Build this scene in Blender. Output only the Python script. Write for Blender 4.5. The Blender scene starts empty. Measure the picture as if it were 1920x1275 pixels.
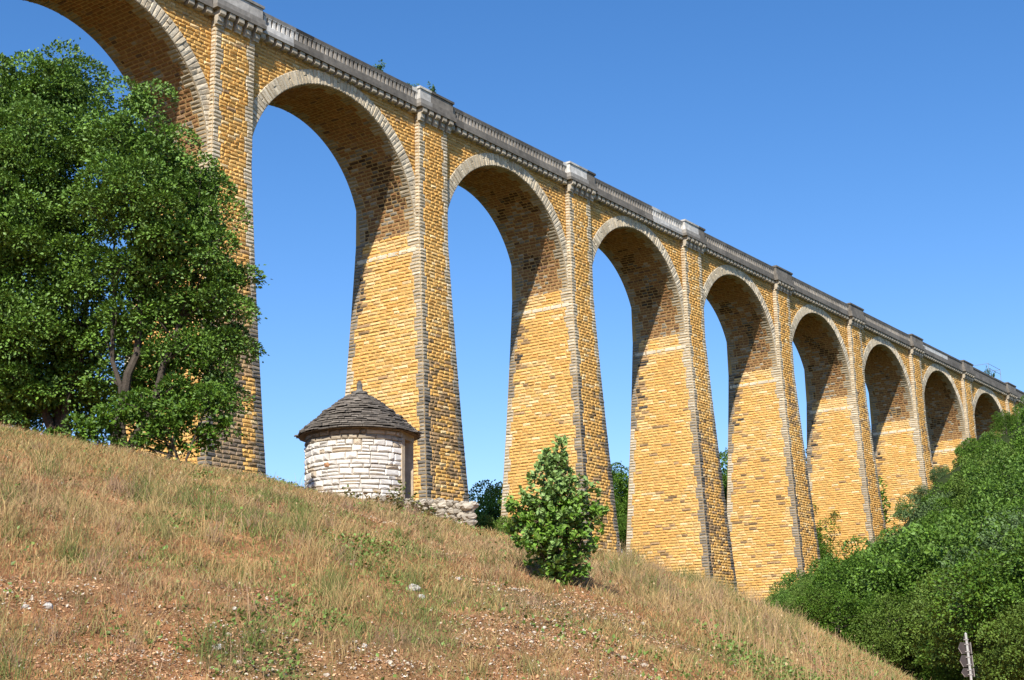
import bpy, math, random
import numpy as np
from mathutils import Vector, Matrix
PI = math.pi
sc = bpy.context.scene
COL = sc.collection

# ---------------------------------------------------------------- camera
F_PX, PITCH, YAW, ROLL = 2644.78, 0.23984, 0.62582, -0.01935
CX, CY, CZ = -32.9156, -58.0804, 0.0
hv = Vector((math.cos(YAW), math.sin(YAW), 0)); rv = Vector((math.sin(YAW), -math.cos(YAW), 0)); uv = Vector((0, 0, 1))
Fv = hv*math.cos(PITCH)+uv*math.sin(PITCH); Uv = -hv*math.sin(PITCH)+uv*math.cos(PITCH)
R2 = rv*math.cos(ROLL)+Uv*math.sin(ROLL); U2 = -rv*math.sin(ROLL)+Uv*math.cos(ROLL)
cam_data = bpy.data.cameras.new('camera'); cam = bpy.data.objects.new('camera', cam_data); COL.objects.link(cam)
cam.matrix_world = Matrix(((R2.x, U2.x, -Fv.x, CX), (R2.y, U2.y, -Fv.y, CY), (R2.z, U2.z, -Fv.z, CZ), (0, 0, 0, 1)))
cam_data.sensor_width = 36; cam_data.lens = F_PX/1920*36; cam_data.clip_start = 0.1; cam_data.clip_end = 5000
sc.camera = cam

# ---------------------------------------------------------------- sky and sun
SUN_AZ, SUN_EL = math.radians(26), math.radians(42)      # direction the light travels (azimuth from +X), elevation
world = bpy.data.worlds.new('World'); sc.world = world; world.use_nodes = True
wn = world.node_tree; wn.nodes.clear()
sky = wn.nodes.new('ShaderNodeTexSky'); sky.sky_type = 'NISHITA'; sky.sun_disc = False
sky.sun_elevation = SUN_EL; sky.sun_rotation = math.atan2(-math.cos(SUN_AZ), -math.sin(SUN_AZ))
sky.altitude = 100; sky.air_density = 1.0; sky.dust_density = 0.35; sky.ozone_density = 3.0
hs = wn.nodes.new('ShaderNodeHueSaturation'); hs.inputs['Saturation'].default_value = 1.28
bg = wn.nodes.new('ShaderNodeBackground'); bg.inputs[1].default_value = 0.125
wo = wn.nodes.new('ShaderNodeOutputWorld')
wn.links.new(sky.outputs[0], hs.inputs['Color']); tint = wn.nodes.new('ShaderNodeMix'); tint.data_type = 'RGBA'; tint.blend_type = 'MULTIPLY'; tint.inputs[0].default_value = 1; tint.inputs[7].default_value = (1.07, .965, 1.03, 1)
wn.links.new(hs.outputs[0], tint.inputs[6]); wn.links.new(tint.outputs[2], bg.inputs[0]); wn.links.new(bg.outputs[0], wo.inputs[0])
sl = bpy.data.lights.new('sun', 'SUN'); sl.energy = 4.8; sl.angle = math.radians(0.5); sl.color = (1, 0.945, 0.86)
so = bpy.data.objects.new('sun', sl); COL.objects.link(so)
ldir = Vector((math.cos(SUN_EL)*math.cos(SUN_AZ), math.cos(SUN_EL)*math.sin(SUN_AZ), -math.sin(SUN_EL)))
so.rotation_euler = ldir.to_track_quat('-Z', 'Y').to_euler()
sc.view_settings.view_transform = 'Standard'; sc.view_settings.look = 'None'
sc.view_settings.exposure = 0.5; sc.view_settings.gamma = 1.0
sc.render.engine = 'CYCLES'
sc.cycles.max_bounces = 6; sc.cycles.diffuse_bounces = 3; sc.cycles.transmission_bounces = 4

# ---------------------------------------------------------------- helpers
def tag(o, label=None, cat=None, group=None, kind=None):
    if label: o['label'] = label
    if cat: o['category'] = cat
    if group: o['group'] = group
    if kind: o['kind'] = kind
    return o
def empty(name, loc, label=None, cat=None, group=None):
    o = bpy.data.objects.new(name, None); o.location = loc; COL.objects.link(o)
    o.empty_display_size = .2
    return tag(o, label, cat, group)

def new_mat(name, attr='col', base=None, noise_scale=6.0, noise_amt=0.35, rough=0.9, bump=0.3, bump_scale=25, bump_dist=0.02,
            translucent=0.0, fine=60, spec=0.25):
    m = bpy.data.materials.new(name); m.use_nodes = True
    nt = m.node_tree; n = nt.nodes; l = nt.links
    b = n['Principled BSDF']; b.inputs['Roughness'].default_value = rough
    b.inputs['Specular IOR Level'].default_value = spec
    tc = n.new('ShaderNodeTexCoord')
    if base is None:
        a = n.new('ShaderNodeAttribute'); a.attribute_name = attr; csrc = a.outputs['Color']
    else:
        r = n.new('ShaderNodeRGB'); r.outputs[0].default_value = (*base, 1); csrc = r.outputs[0]
    if noise_amt > 0:
        nz = n.new('ShaderNodeTexNoise'); nz.inputs['Scale'].default_value = noise_scale; nz.inputs['Detail'].default_value = 8
        nz.inputs['Roughness'].default_value = .7
        l.new(tc.outputs['Object'], nz.inputs['Vector'])
        mr = n.new('ShaderNodeMapRange'); mr.inputs[1].default_value = .3; mr.inputs[2].default_value = .7
        mr.inputs[3].default_value = 1-noise_amt; mr.inputs[4].default_value = 1+noise_amt*.7
        l.new(nz.outputs[0], mr.inputs[0])
        mx = n.new('ShaderNodeMix'); mx.data_type = 'RGBA'; mx.blend_type = 'MULTIPLY'; mx.inputs[0].default_value = 1
        l.new(csrc, mx.inputs[6]); l.new(mr.outputs[0], mx.inputs[7]); csrc = mx.outputs[2]
    l.new(csrc, b.inputs['Base Color'])
    if bump > 0:
        nb = n.new('ShaderNodeTexNoise'); nb.inputs['Scale'].default_value = bump_scale; nb.inputs['Detail'].default_value = 6
        l.new(tc.outputs['Object'], nb.inputs['Vector'])
        bp = n.new('ShaderNodeBump'); bp.inputs['Strength'].default_value = bump; bp.inputs['Distance'].default_value = bump_dist
        l.new(nb.outputs[0], bp.inputs['Height']); l.new(bp.outputs[0], b.inputs['Normal'])
    if translucent > 0:
        tr = n.new('ShaderNodeBsdfTranslucent'); ms = n.new('ShaderNodeMixShader'); ms.inputs[0].default_value = translucent
        l.new(csrc, tr.inputs[0]); l.new(b.outputs[0], ms.inputs[1]); l.new(tr.outputs[0], ms.inputs[2])
        l.new(ms.outputs[0], n['Material Output'].inputs[0])
    return m

class MB:
    """collects vertices, quads and triangles with a colour per face, links them as ONE mesh object"""
    def __init__(s): s.V = []; s.Q = []; s.T = []; s.cq = []; s.ct = []; s.n = 0
    def add(s, V, Q=None, T=None, cq=None, ct=None):
        V = np.asarray(V, float).reshape(-1, 3); s.V.append(V)
        def cc(c, k):
            c = np.asarray(c if c is not None else (.5, .5, .5), float)
            return np.tile(c, (k, 1)) if c.ndim == 1 else c
        if Q is not None and len(Q):
            Q = np.asarray(Q, int).reshape(-1, 4); s.Q.append(Q+s.n); s.cq.append(cc(cq, len(Q)))
        if T is not None and len(T):
            T = np.asarray(T, int).reshape(-1, 3); s.T.append(T+s.n); s.ct.append(cc(ct if ct is not None else cq, len(T)))
        s.n += len(V)
    def box(s, x0, x1, y0, y1, z0, z1, c=(.5, .5, .5)):
        V = [(x0,y0,z0),(x1,y0,z0),(x1,y1,z0),(x0,y1,z0),(x0,y0,z1),(x1,y0,z1),(x1,y1,z1),(x0,y1,z1)]
        Q = [(0,3,2,1),(4,5,6,7),(0,1,5,4),(1,2,6,5),(2,3,7,6),(3,0,4,7)]
        s.add(V, Q, cq=c)
    def tube(s, pts, rad, k=6, c=(.1,.1,.1)):
        pts = np.asarray(pts, float); n = len(pts)
        t = np.gradient(pts, axis=0); t /= np.linalg.norm(t, axis=1)[:, None]+1e-9
        ref = np.array([0., 0, 1]) if abs(t[0][2]) < .9 else np.array([1., 0, 0])
        a = np.cross(t, ref); a /= np.linalg.norm(a, axis=1)[:, None]+1e-9; b = np.cross(t, a)
        th = np.arange(k)*2*PI/k
        rad = np.broadcast_to(rad, (n,))
        V = pts[:, None]+rad[:, None, None]*(np.cos(th)[None, :, None]*a[:, None]+np.sin(th)[None, :, None]*b[:, None])
        i = np.arange(n-1)[:, None]*k; j = np.arange(k)[None]; j2 = (j+1) % k
        Q = np.stack([i+j, i+j2, i+k+j2, i+k+j], -1).reshape(-1, 4)
        s.add(V.reshape(-1, 3), Q, cq=c)
        s.add(pts[-1:]+t[-1:]*rad[-1], None); 
        top = s.n-1; base = top-k
        s.T.append(np.array([[base+q, base+(q+1) % k, top] for q in range(k)])); s.ct.append(np.tile(np.asarray(c, float)[:3] if np.asarray(c).ndim == 1 else c[-1], (k, 1)))
    def build(s, name, mat, parent=None, smooth=False, loc=None):
        me = bpy.data.meshes.new(name)
        V = np.concatenate(s.V)
        if loc is not None: V = V-np.asarray(loc)
        Q = np.concatenate(s.Q) if s.Q else np.zeros((0, 4), int); T = np.concatenate(s.T) if s.T else np.zeros((0, 3), int)
        nq, ntr = len(Q), len(T)
        me.vertices.add(len(V)); me.vertices.foreach_set('co', V.astype(np.float32).ravel())
        me.loops.add(nq*4+ntr*3); me.loops.foreach_set('vertex_index', np.concatenate([Q.ravel(), T.ravel()]).astype(np.int32))
        me.polygons.add(nq+ntr)
        ls = np.concatenate([np.arange(nq)*4, nq*4+np.arange(ntr)*3]).astype(np.int32)
        me.polygons.foreach_set('loop_start', ls)
        me.polygons.foreach_set('loop_total', np.concatenate([np.full(nq, 4), np.full(ntr, 3)]).astype(np.int32))
        me.update(calc_edges=True)
        C = np.concatenate(([np.concatenate(s.cq)] if s.cq else [])+([np.concatenate(s.ct)] if s.ct else []))
        at = me.attributes.new('col', 'FLOAT_COLOR', 'FACE')
        at.data.foreach_set('color', np.concatenate([C, np.ones((len(C), 1))], 1).astype(np.float32).ravel())
        me.polygons.foreach_set('use_smooth', np.full(nq+ntr, smooth))
        me.materials.append(mat)
        o = bpy.data.objects.new(name, me); COL.objects.link(o)
        if loc is not None: o.location = loc
        if parent is not None: o.parent = parent
        return o

def sstep(a, b, x):
    t = np.clip((x-a)/(b-a), 0, 1); return t*t*(3-2*t)
def hash2(i, j, s):
    v = np.sin(i*127.1+j*311.7+s*74.7)*43758.5453; return v-np.floor(v)
def vnoise(x, y, s=0):
    x = np.asarray(x, float); y = np.asarray(y, float)
    i = np.floor(x); j = np.floor(y); u = x-i; v = y-j; u = u*u*(3-2*u); v = v*v*(3-2*v)
    return (hash2(i,j,s)*(1-u)+hash2(i+1,j,s)*u)*(1-v)+(hash2(i,j+1,s)*(1-u)+hash2(i+1,j+1,s)*u)*v
def fnoise(x, y, s=0, o=3):
    r = 0; a = .5; t = 0
    for k in range(o): r = r+a*vnoise(x*2**k, y*2**k, s+k*13); t += a; a *= .5
    return r/t

# ---------------------------------------------------------------- terrain
CRY, SRY = math.cos(YAW), math.sin(YAW)
def fr(X, Y):
    dx = X-CX; dy = Y-CY; return dx*CRY+dy*SRY, dx*SRY-dy*CRY
def wxy(f, r):
    return CX+f*CRY+r*SRY, CY+f*SRY-r*CRY
def ray_px(x, y):
    d = Fv+R2*((x-960)/F_PX)+U2*((637.5-y)/F_PX); f = d.x*CRY+d.y*SRY; r = d.x*SRY-d.y*CRY
    return math.atan2(r, f), d.z/math.hypot(f, r)
_cr = [(-300,740),(-100,780),(0,802),(120,824),(240,848),(380,874),(500,897),(570,914),(640,928),(700,942),(780,962),(890,990),(950,1004),(1040,1024),(1120,1040),
       (1200,1060),(1300,1090),(1380,1117),(1440,1142),(1500,1172),(1560,1198),(1640,1236),(1700,1268),(1760,1296),(1850,1330),(2300,1345)]
_c = np.array([ray_px(q[0], q[1]+(13 if 560 < q[0] < 960 else 9)) for q in _cr])
_cn = [(1400,1130),(1440,1100),(1500,1050),(1560,1020),(1640,965),(1680,925),(1720,880),(1760,850),(1840,800),(1870,765),(1920,742),(2100,660),(2400,600)]
_n = np.array([ray_px(*q) for q in _cn])
_t2 = np.array([ray_px(*q) for q in [(-200,900),(500,960),(880,1010),(960,985),(1160,1040),(1355,1040),(1375,1090),(1400,1130),(1510,1120),(1600,1070),(1700,980),(1760,900),(1850,840),(1920,790),(2300,700)]])
def height(X, Y):
    f, r = fr(X, Y); d = np.hypot(f, r); az = np.clip(np.arctan2(r, f), -.6, .75)
    T = np.interp(az, _c[:, 0], _c[:, 1])
    dc = np.interp(az, [-.4, 0, .15, .28, .4], [25, 23, 26, 32, 36])
    k = (np.maximum(T, 0)*8+1.6)/(dc-8)**2
    near = T*d-k*(dc-d)**2
    near = np.where(d < 8, -1.6, np.maximum(near, -1.6))
    bank = np.where(d < dc, near, T*d-.0012*(d-dc)**2)
    T2 = np.interp(az, _t2[:, 0], _t2[:, 1])
    base = T*np.minimum(d, 80)*.6
    q = sstep(130, 150, d); base = base*(1-q)+q*T2*np.minimum(d, 150)
    w = sstep(46, 64, d)
    z = bank*(1-w)+base*w
    Tc = np.where(az < _n[0, 0], 0, np.interp(az, _n[:, 0], _n[:, 1])); side = sstep(_n[0, 0]-.02, _n[0, 0]+.04, az)
    e = sstep(46, 112, d)
    hill = np.minimum(d, 200)*Tc*e*.95-10.0
    z = np.maximum(z, np.where(side > 0, hill*side-3*(1-side), -9))
    lump = (fnoise(X*.8, Y*.8, 3)-.5)*.22+(fnoise(X*3.1, Y*3.1, 9)-.5)*.06
    return z+lump*sstep(8, 11, d)
def hz(X, Y): return float(height(np.array([X]), np.array([Y]))[0])
def at_px(x, d):
    """ground point in the direction of column x, at distance d"""
    az, _ = ray_px(x, 1000); X, Y = wxy(d*math.cos(az), d*math.sin(az)); return X, Y, hz(X, Y)

# materials of the ground
def ground_mat():
    m = bpy.data.materials.new('hillside_soil'); m.use_nodes = True; nt = m.node_tree; n = nt.nodes; l = nt.links
    b = n['Principled BSDF']; b.inputs['Roughness'].default_value = .95; b.inputs['Specular IOR Level'].default_value = .1
    tc = n.new('ShaderNodeTexCoord')
    def nz(s, d=6, r=.6):
        a = n.new('ShaderNodeTexNoise'); a.inputs['Scale'].default_value = s; a.inputs['Detail'].default_value = d; a.inputs['Roughness'].default_value = r
        l.new(tc.outputs['Object'], a.inputs['Vector']); return a
    big = nz(.35); fine = nz(16, 10, .8); mid = nz(2.2)
    r1 = n.new('ShaderNodeValToRGB'); l.new(mid.outputs[0], r1.inputs[0])
    e = r1.color_ramp.elements; e[0].position = .34; e[0].color = (.27,.155,.08,1); e[1].position = .62; e[1].color = (.62,.34,.17,1)
    x = e.new(.5); x.color = (.42,.21,.10,1)
    r2 = n.new('ShaderNodeValToRGB'); l.new(fine.outputs[0], r2.inputs[0])
    e = r2.color_ramp.elements; e[0].position = .3; e[0].color = (.45,.42,.4,1); e[1].position = .72; e[1].color = (1.5,1.45,1.3,1)
    mx = n.new('ShaderNodeMix'); mx.data_type = 'RGBA'; mx.blend_type = 'MULTIPLY'; mx.inputs[0].default_value = 1
    l.new(r1.outputs[0], mx.inputs[6]); l.new(r2.outputs[0], mx.inputs[7])
    m2 = n.new('ShaderNodeMix'); m2.data_type = 'RGBA'; m2.inputs[7].default_value = (.23,.17,.075,1)
    mr = n.new('ShaderNodeMapRange'); mr.inputs[1].default_value = .5; mr.inputs[2].default_value = .68; l.new(big.outputs[0], mr.inputs[0]); l.new(mr.outputs[0], m2.inputs[0])
    l.new(mx.outputs[2], m2.inputs[6])
    at = n.new('ShaderNodeAttribute'); at.attribute_name = 'col'; m3 = n.new('ShaderNodeMix'); m3.data_type = 'RGBA'; m3.inputs[7].default_value = (.035,.05,.016,1)
    sx = n.new('ShaderNodeSeparateColor'); l.new(at.outputs['Color'], sx.inputs[0]); l.new(sx.outputs[0], m3.inputs[0])
    l.new(m2.outputs[2], m3.inputs[6]); l.new(m3.outputs[2], b.inputs['Base Color'])
    bp = n.new('ShaderNodeBump'); bp.inputs['Strength'].default_value = .9; bp.inputs['Distance'].default_value = .06
    l.new(fine.outputs[0], bp.inputs['Height']); l.new(bp.outputs[0], b.inputs['Normal'])
    return m
M_ground = ground_mat()
# one sheet: a polar grid, fine near the bank, reaching the horizon
ds = np.concatenate([np.linspace(.5, 8, 8), np.linspace(8.3, 34, 110), np.linspace(34.6, 70, 60), np.linspace(71, 230, 110), np.geomspace(240, 2600, 14)])
azs = np.concatenate([np.linspace(-PI, -.7, 24)[:-1], np.linspace(-.7, .8, 330), np.linspace(.8, PI, 24)[1:]])
D, A = np.meshgrid(ds, azs, indexing='ij')
GX, GY = wxy(D*np.cos(A), D*np.sin(A)); GZ = height(GX, GY)
g = MB(); na = len(azs); i = np.arange(len(ds)-1)[:, None]*na; j = np.arange(na-1)[None]
Q = np.stack([i+j, i+na+j, i+na+j+1, i+j+1], -1).reshape(-1, 4)
fo = sstep(44, 54, (D[:-1, :-1]+0*A[:-1, :-1])).reshape(-1, 1)
g.add(np.stack([GX, GY, GZ], -1).reshape(-1, 3), Q, cq=np.repeat(fo, 3, 1))
tag(g.build('hillside', M_ground, smooth=True), kind='structure')

# ---------------------------------------------------------------- masonry
rng = np.random.default_rng(7)
M_stone = new_mat('rock_faced_stone', noise_scale=5, noise_amt=.30, bump=.55, bump_scale=16, bump_dist=.05)
M_white = new_mat('white_limestone', noise_scale=7, noise_amt=.16, bump=.5, bump_scale=30, bump_dist=.015)
M_slab = new_mat('weathered_stone', noise_scale=2.2, noise_amt=.38, bump=.4, bump_scale=20, bump_dist=.02)
M_lauze = new_mat('stone_slate', noise_scale=9, noise_amt=.45, bump=.6, bump_scale=40, bump_dist=.012)
def pads(mb, C4, N, col, bulge, inset=.22, gap=.012, sink=.012, rough=.5, r=rng):
    """raised rock-faced stones: C4 (n,4,3) corners, N (n,3) outward normals"""
    C4 = np.asarray(C4, float); n = len(C4)
    if n == 0: return
    N = np.broadcast_to(N, (n, 3)); col = np.broadcast_to(col, (n, 3))
    gn = np.cross(C4[:, 1]-C4[:, 0], C4[:, 3]-C4[:, 0]); fl = (gn*N).sum(1) < 0
    C4 = C4.copy(); C4[fl] = C4[fl][:, [0, 3, 2, 1]]
    ctr = C4.mean(1, keepdims=True)
    e1 = C4[:, 1]-C4[:, 0]; L1 = np.linalg.norm(e1, axis=1)+1e-6; e2 = C4[:, 3]-C4[:, 0]; L2 = np.linalg.norm(e2, axis=1)+1e-6
    e1 = e1/L1[:, None]; e2 = e2/L2[:, None]
    sg = np.array([[1, 1], [-1, 1], [-1, -1], [1, -1]], float)
    out = C4+gap*(sg[None, :, :1]*e1[:, None]+sg[None, :, 1:]*e2[:, None])-sink*N[:, None]
    ins = np.minimum(inset*np.minimum(L1, L2), .06)
    jit = (r.random((n, 4, 2))*.7+.65)*ins[:, None, None]
    inn = C4+(gap+jit[..., :1])*sg[None, :, :1]*e1[:, None]+(gap+jit[..., 1:])*sg[None, :, 1:]*e2[:, None]
    b = np.broadcast_to(bulge, (n,)); hh = b[:, None]*(1-rough+2*rough*r.random((n, 4)))*.8
    inn = inn+N[:, None]*hh[..., None]
    cm = ctr[:, 0]+(r.random((n, 1))-.5)*.5*L1[:, None]*e1+(r.random((n, 1))-.5)*.4*L2[:, None]*e2+N*(b*(.85+rough*r.random(n)))[:, None]
    V = np.concatenate([out, inn, cm[:, None]], 1).reshape(-1, 3)
    base = np.arange(n)[:, None]*9
    q = np.array([[0,1,5,4],[1,2,6,5],[2,3,7,6],[3,0,4,7]]); t = np.array([[4,5,8],[5,6,8],[6,7,8],[7,4,8]])
    Q = (base[:, None]+q[None]).reshape(-1, 4); T = (base[:, None]+t[None]).reshape(-1, 3)
    c4 = np.repeat(col, 4, 0)
    mb.add(V, Q, T, c4, c4)

OCH = np.array([.74, .445, .14]); ORG = np.array([.69, .355, .085]); PAL = np.array([.77, .56, .28]); BRN = np.array([.42, .25, .10]); GRY = np.array([.10, .09, .08])
CRM = np.array([.60, .51, .365]); CRM2 = np.array([.52, .43, .295])
def ochre(n, r, darkp, wash=0.0, orange=.3):
    """colours of n yellow stones; darkp: chance of a soot-grey one"""
    a = r.random((n, 1)); orange = np.broadcast_to(np.asarray(orange, float).reshape(-1, 1), (n, 1)); c = np.where(a < orange, ORG, np.where(a < orange+.5, OCH, PAL))
    c = c*.45+OCH*.55
    c = c*(.9+.2*r.random((n, 1)))
    c = np.where(r.random((n, 1)) < .06, PAL*(.9+.3*r.random((n, 1))), c)
    dk = r.random(n) < darkp
    g_ = (GRY*.4+BRN*.6)*(.8+.9*r.random((n, 1)))
    c = np.where(dk[:, None], g_, c)
    w = np.broadcast_to(np.asarray(wash, float).reshape(-1, 1), (n, 1)); return c*(1-w)+w*(GRY*1.6+BRN*.2)
def cream(n, r, dark):
    c = np.where(r.random((n, 1)) < .5, CRM, CRM2)*(.85+.3*r.random((n, 1)))
    d = np.clip(np.broadcast_to(dark, (n,)), 0, 1)[:, None]*(.75+.4*r.random((n, 1)))
    d = np.clip(d, 0, 1)
    return c*(1-d)+d*GRY*(.9+.6*r.random((n, 1)))

S, PW, ZS, DEP, PS = 18.5, 3.10865, 29.83, 5.74, 0.38
RAD = (S-PW)/2; RING = .94; ZTOP = 38.45; CH = .243
def ex(z): t = np.maximum(ZS-z, 0); return .02318*t+.00073*t*t
def ey(z): t = np.maximum(ZS-z, 0); return .05163*t+.00048*t*t
MORT = (.44, .28, .11)

viaduct = empty('viaduct', (0, 0, 0), 'tall yellow stone railway viaduct with pale quoins and many round arches striding across the valley', 'viaduct')
def course_cuts(L, q0, q1, r, lo=.36, hi=.72):
    """positions along a course of length L: quoin q0, stones, quoin q1"""
    xs = [0, q0]; 
    x = q0+r.random()*hi*.7+.15
    while x < L-q1-.22:
        xs.append(x); x += lo+(hi-lo)*r.random()
    xs += [L-q1, L]
    return np.array(xs)
def pier(n):
    r = np.random.default_rng(100+n); X0 = n*S
    zb = hz(X0+1.5, 2)-2.0
    solid = MB()
    zz = np.concatenate([np.linspace(zb, ZS, 24), [ZTOP+.2]])
    V = []
    for z in zz:
        a, b = ex(z), ey(z); V += [(X0-a, -b, z), (X0+PW+a, -b, z), (X0+PW+a, DEP+b, z), (X0-a, DEP+b, z)]
    Q = [(k*4+m, k*4+(m+1) % 4, k*4+4+(m+1) % 4, k*4+4+m) for k in range(len(zz)-1) for m in range(4)]
    solid.add(V, Q, cq=MORT)
    quo = {c_: MB() for c_ in ('fl', 'fr', 'bl', 'br')}
    nz = int((ZTOP-zb)/CH); zs_ = ZTOP-np.arange(nz+1)*CH
    face = {'f': ([], []), 'l': ([], []), 'r': ([], [])}
    wq = {}
    for c in range(nz):
        z1, z0 = zs_[c], zs_[c+1]; zm = (z0+z1)/2
        hi_ = ((c//4) % 2 == 0)
        qa = (.62 if hi_ else .42)+.06*r.random(); qb = (.42 if hi_ else .62)+.06*r.random()
        wide = .25*sstep(24, 31, zm)   # voussoir feet spread onto the jambs near the springing
        for fc in ('f', 'l', 'r'):
            if fc != 'f' and zm > ZS+.1:
                # only the short return of the pilaster shows beside the spandrel
                xx = X0 if fc == 'l' else X0+PW
                face[fc][1].append((xx, 0, PS, z0, z1, zm, 0)); continue
            L = (PW+2*ex(zm)) if fc == 'f' else (DEP+2*ey(zm))
            a_, b_ = (qa, qb) if fc == 'f' else (qb+(wide*2 if c % 7 < 4 else wide), qa+wide)
            cuts = (course_cuts(L, a_, b_, r) if fc == 'f' else course_cuts(L, a_, b_, r, .45, 1.0))/L
            for k in range(len(cuts)-1):
                (face[fc][1] if k in (0, len(cuts)-2) else face[fc][0]).append((cuts[k], cuts[k+1], z0, z1, zm, k))
    def corners(fc, s0, s1, z0, z1):
        out = []
        for s, z in ((s0, z0), (s1, z0), (s1, z1), (s0, z1)):
            if fc == 'f': out.append((X0-ex(z)+s*(PW+2*ex(z)), -ey(z), z))
            elif fc == 'l': out.append((X0-ex(z), -ey(z)+s*(DEP+2*ey(z)), z))
            else: out.append((X0+PW+ex(z), -ey(z)+s*(DEP+2*ey(z)), z))
        return out
    for fc in ('f', 'l', 'r'):
        N = {'f': np.array([0, -1., .07]), 'l': np.array([-1., 0, .04]), 'r': np.array([1., 0, .04])}[fc]; N = N/np.linalg.norm(N)
        B = face[fc][0]
        C4 = np.array([corners(fc, b[0], b[1], b[2], b[3]) for b in B]); zm = np.array([b[4] for b in B]); sm = np.array([(b[0]+b[1])/2 for b in B])
        if fc == 'f':
            depth = {1: .55, 2: .42, 3: .24, 4: .2}.get(n, .10)
            stre = vnoise(sm*5+n*7, zm*.12, n); edge = np.exp(-((sm-.16)/.10)**2)+.5*np.exp(-((sm-.9)/.08)**2)
            low = 1-sstep(17, 27, zm+3*vnoise(sm*3, zm*.3, 5))
            dk = .012+depth*low*(stre > .35)+.6*low*edge*(n <= 4)*sstep(.25, .6, stre)
            wash = 0
            if n == 1:
                og = (np.abs(sm-.72-.01*(zm-12)) < .1)&(zm < 17)
                low1 = 1-sstep(19, 27, zm+2*vnoise(sm*3, zm*.3, 5)); dk = np.where(og, .15, .03+.6*low1); wash = np.where(og, 0, low1*.62)
            if n == 5: dk = dk+.5*((zm > 24) & (zm < 30) & (stre > .45))
            if n in (6, 7): dk = dk+.35*((zm > 26) & (zm < 31) & (stre > .5))
            orange = .35+.6*sstep(.3, .7, vnoise(sm*2+n*3, zm*.25, 27+n))
        else:
            dk = .006+(.08 if n in (4, 5) else .015)*(vnoise(sm*9+n, zm*.35, n+3) > .5)*(zm < 24)
            wash = 0
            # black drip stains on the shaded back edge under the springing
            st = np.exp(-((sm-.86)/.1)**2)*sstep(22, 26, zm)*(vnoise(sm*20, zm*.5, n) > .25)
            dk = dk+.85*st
            orange = .12+.5*sstep(.35, .7, vnoise(sm*2.5+n*3, zm*.22, 17+n))
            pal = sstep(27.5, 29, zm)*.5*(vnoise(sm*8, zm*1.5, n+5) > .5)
        col = ochre(len(B), r, dk, wash, orange)
        if fc != 'f':
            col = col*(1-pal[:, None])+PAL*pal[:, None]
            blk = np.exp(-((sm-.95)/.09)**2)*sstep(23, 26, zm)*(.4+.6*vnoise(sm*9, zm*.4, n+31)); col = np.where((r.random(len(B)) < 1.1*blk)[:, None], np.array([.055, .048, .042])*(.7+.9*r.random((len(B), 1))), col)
        pads(solid, C4, N, col, (.05 if fc == 'f' else .045)+.03*r.random(len(B)), gap=.006, r=r)
        if fc == 'r': pass
        Bq = face[fc][1]; C = []; zq = []; sq = []; cn = []
        for b in Bq:
            if len(b) == 7:
                xx, y0, y1, z0, z1, zm_, _ = b; C.append([(xx, y0, z0), (xx, y1, z0), (xx, y1, z1), (xx, y0, z1)]); zq.append(zm_); sq.append(0); cn.append('fl' if fc == 'l' else 'fr')
            else:
                C.append(corners(fc, b[0], b[1], b[2], b[3])); zq.append(b[4]); sq.append((b[0]+b[1])/2)
                cn.append({'f': ('fl', 'fr'), 'l': ('fl', 'bl'), 'r': ('fr', 'br')}[fc][0 if b[5] == 0 else 1])
        zq = np.array(zq); sq = np.array(sq)
        dark = (1-sstep(20, 28, zq+3*vnoise(zq*.6, zq*0, n)))*{1: 1, 2: .95, 3: .95, 4: .95, 5: .85, 6: .6, 7: .5}.get(n, .3)
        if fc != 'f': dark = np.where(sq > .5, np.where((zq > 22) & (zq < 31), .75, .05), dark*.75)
        qc = cream(len(C), r, dark); C = np.array(C); cn = np.array(cn)
        for c_ in quo:
            if (cn == c_).any(): pads(quo[c_], C[cn == c_], N, qc[cn == c_], .035+.035*r.random((cn == c_).sum()), gap=.006, r=r)
    # back face quoins are plain courses
    po = solid.build('pier', M_stone, viaduct)
    for c_ in quo: quo[c_].build('quoin_strip', M_stone, po)
    # pale string course on the two jambs just below the springing
    z0, z1 = 28.45, 28.85
    for sx in (-1, 1):
        sm_ = MB(); xx = X0-ex(28.6) if sx < 0 else X0+PW+ex(28.6)
        y = .25
        while y < DEP-.2:
            L = .7+.5*r.random(); y2 = min(y+L, DEP-.1)
            c = CRM*(1.0+.2*r.random())
            pads(sm_, [[(xx, y, z0), (xx, y2, z0), (xx, y2, z1), (xx, y, z1)]], np.array([sx, 0, 0.]), c, .075, rough=.15, r=r); y = y2
        sm_.build('string_course', M_stone, po)
    return po
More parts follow.
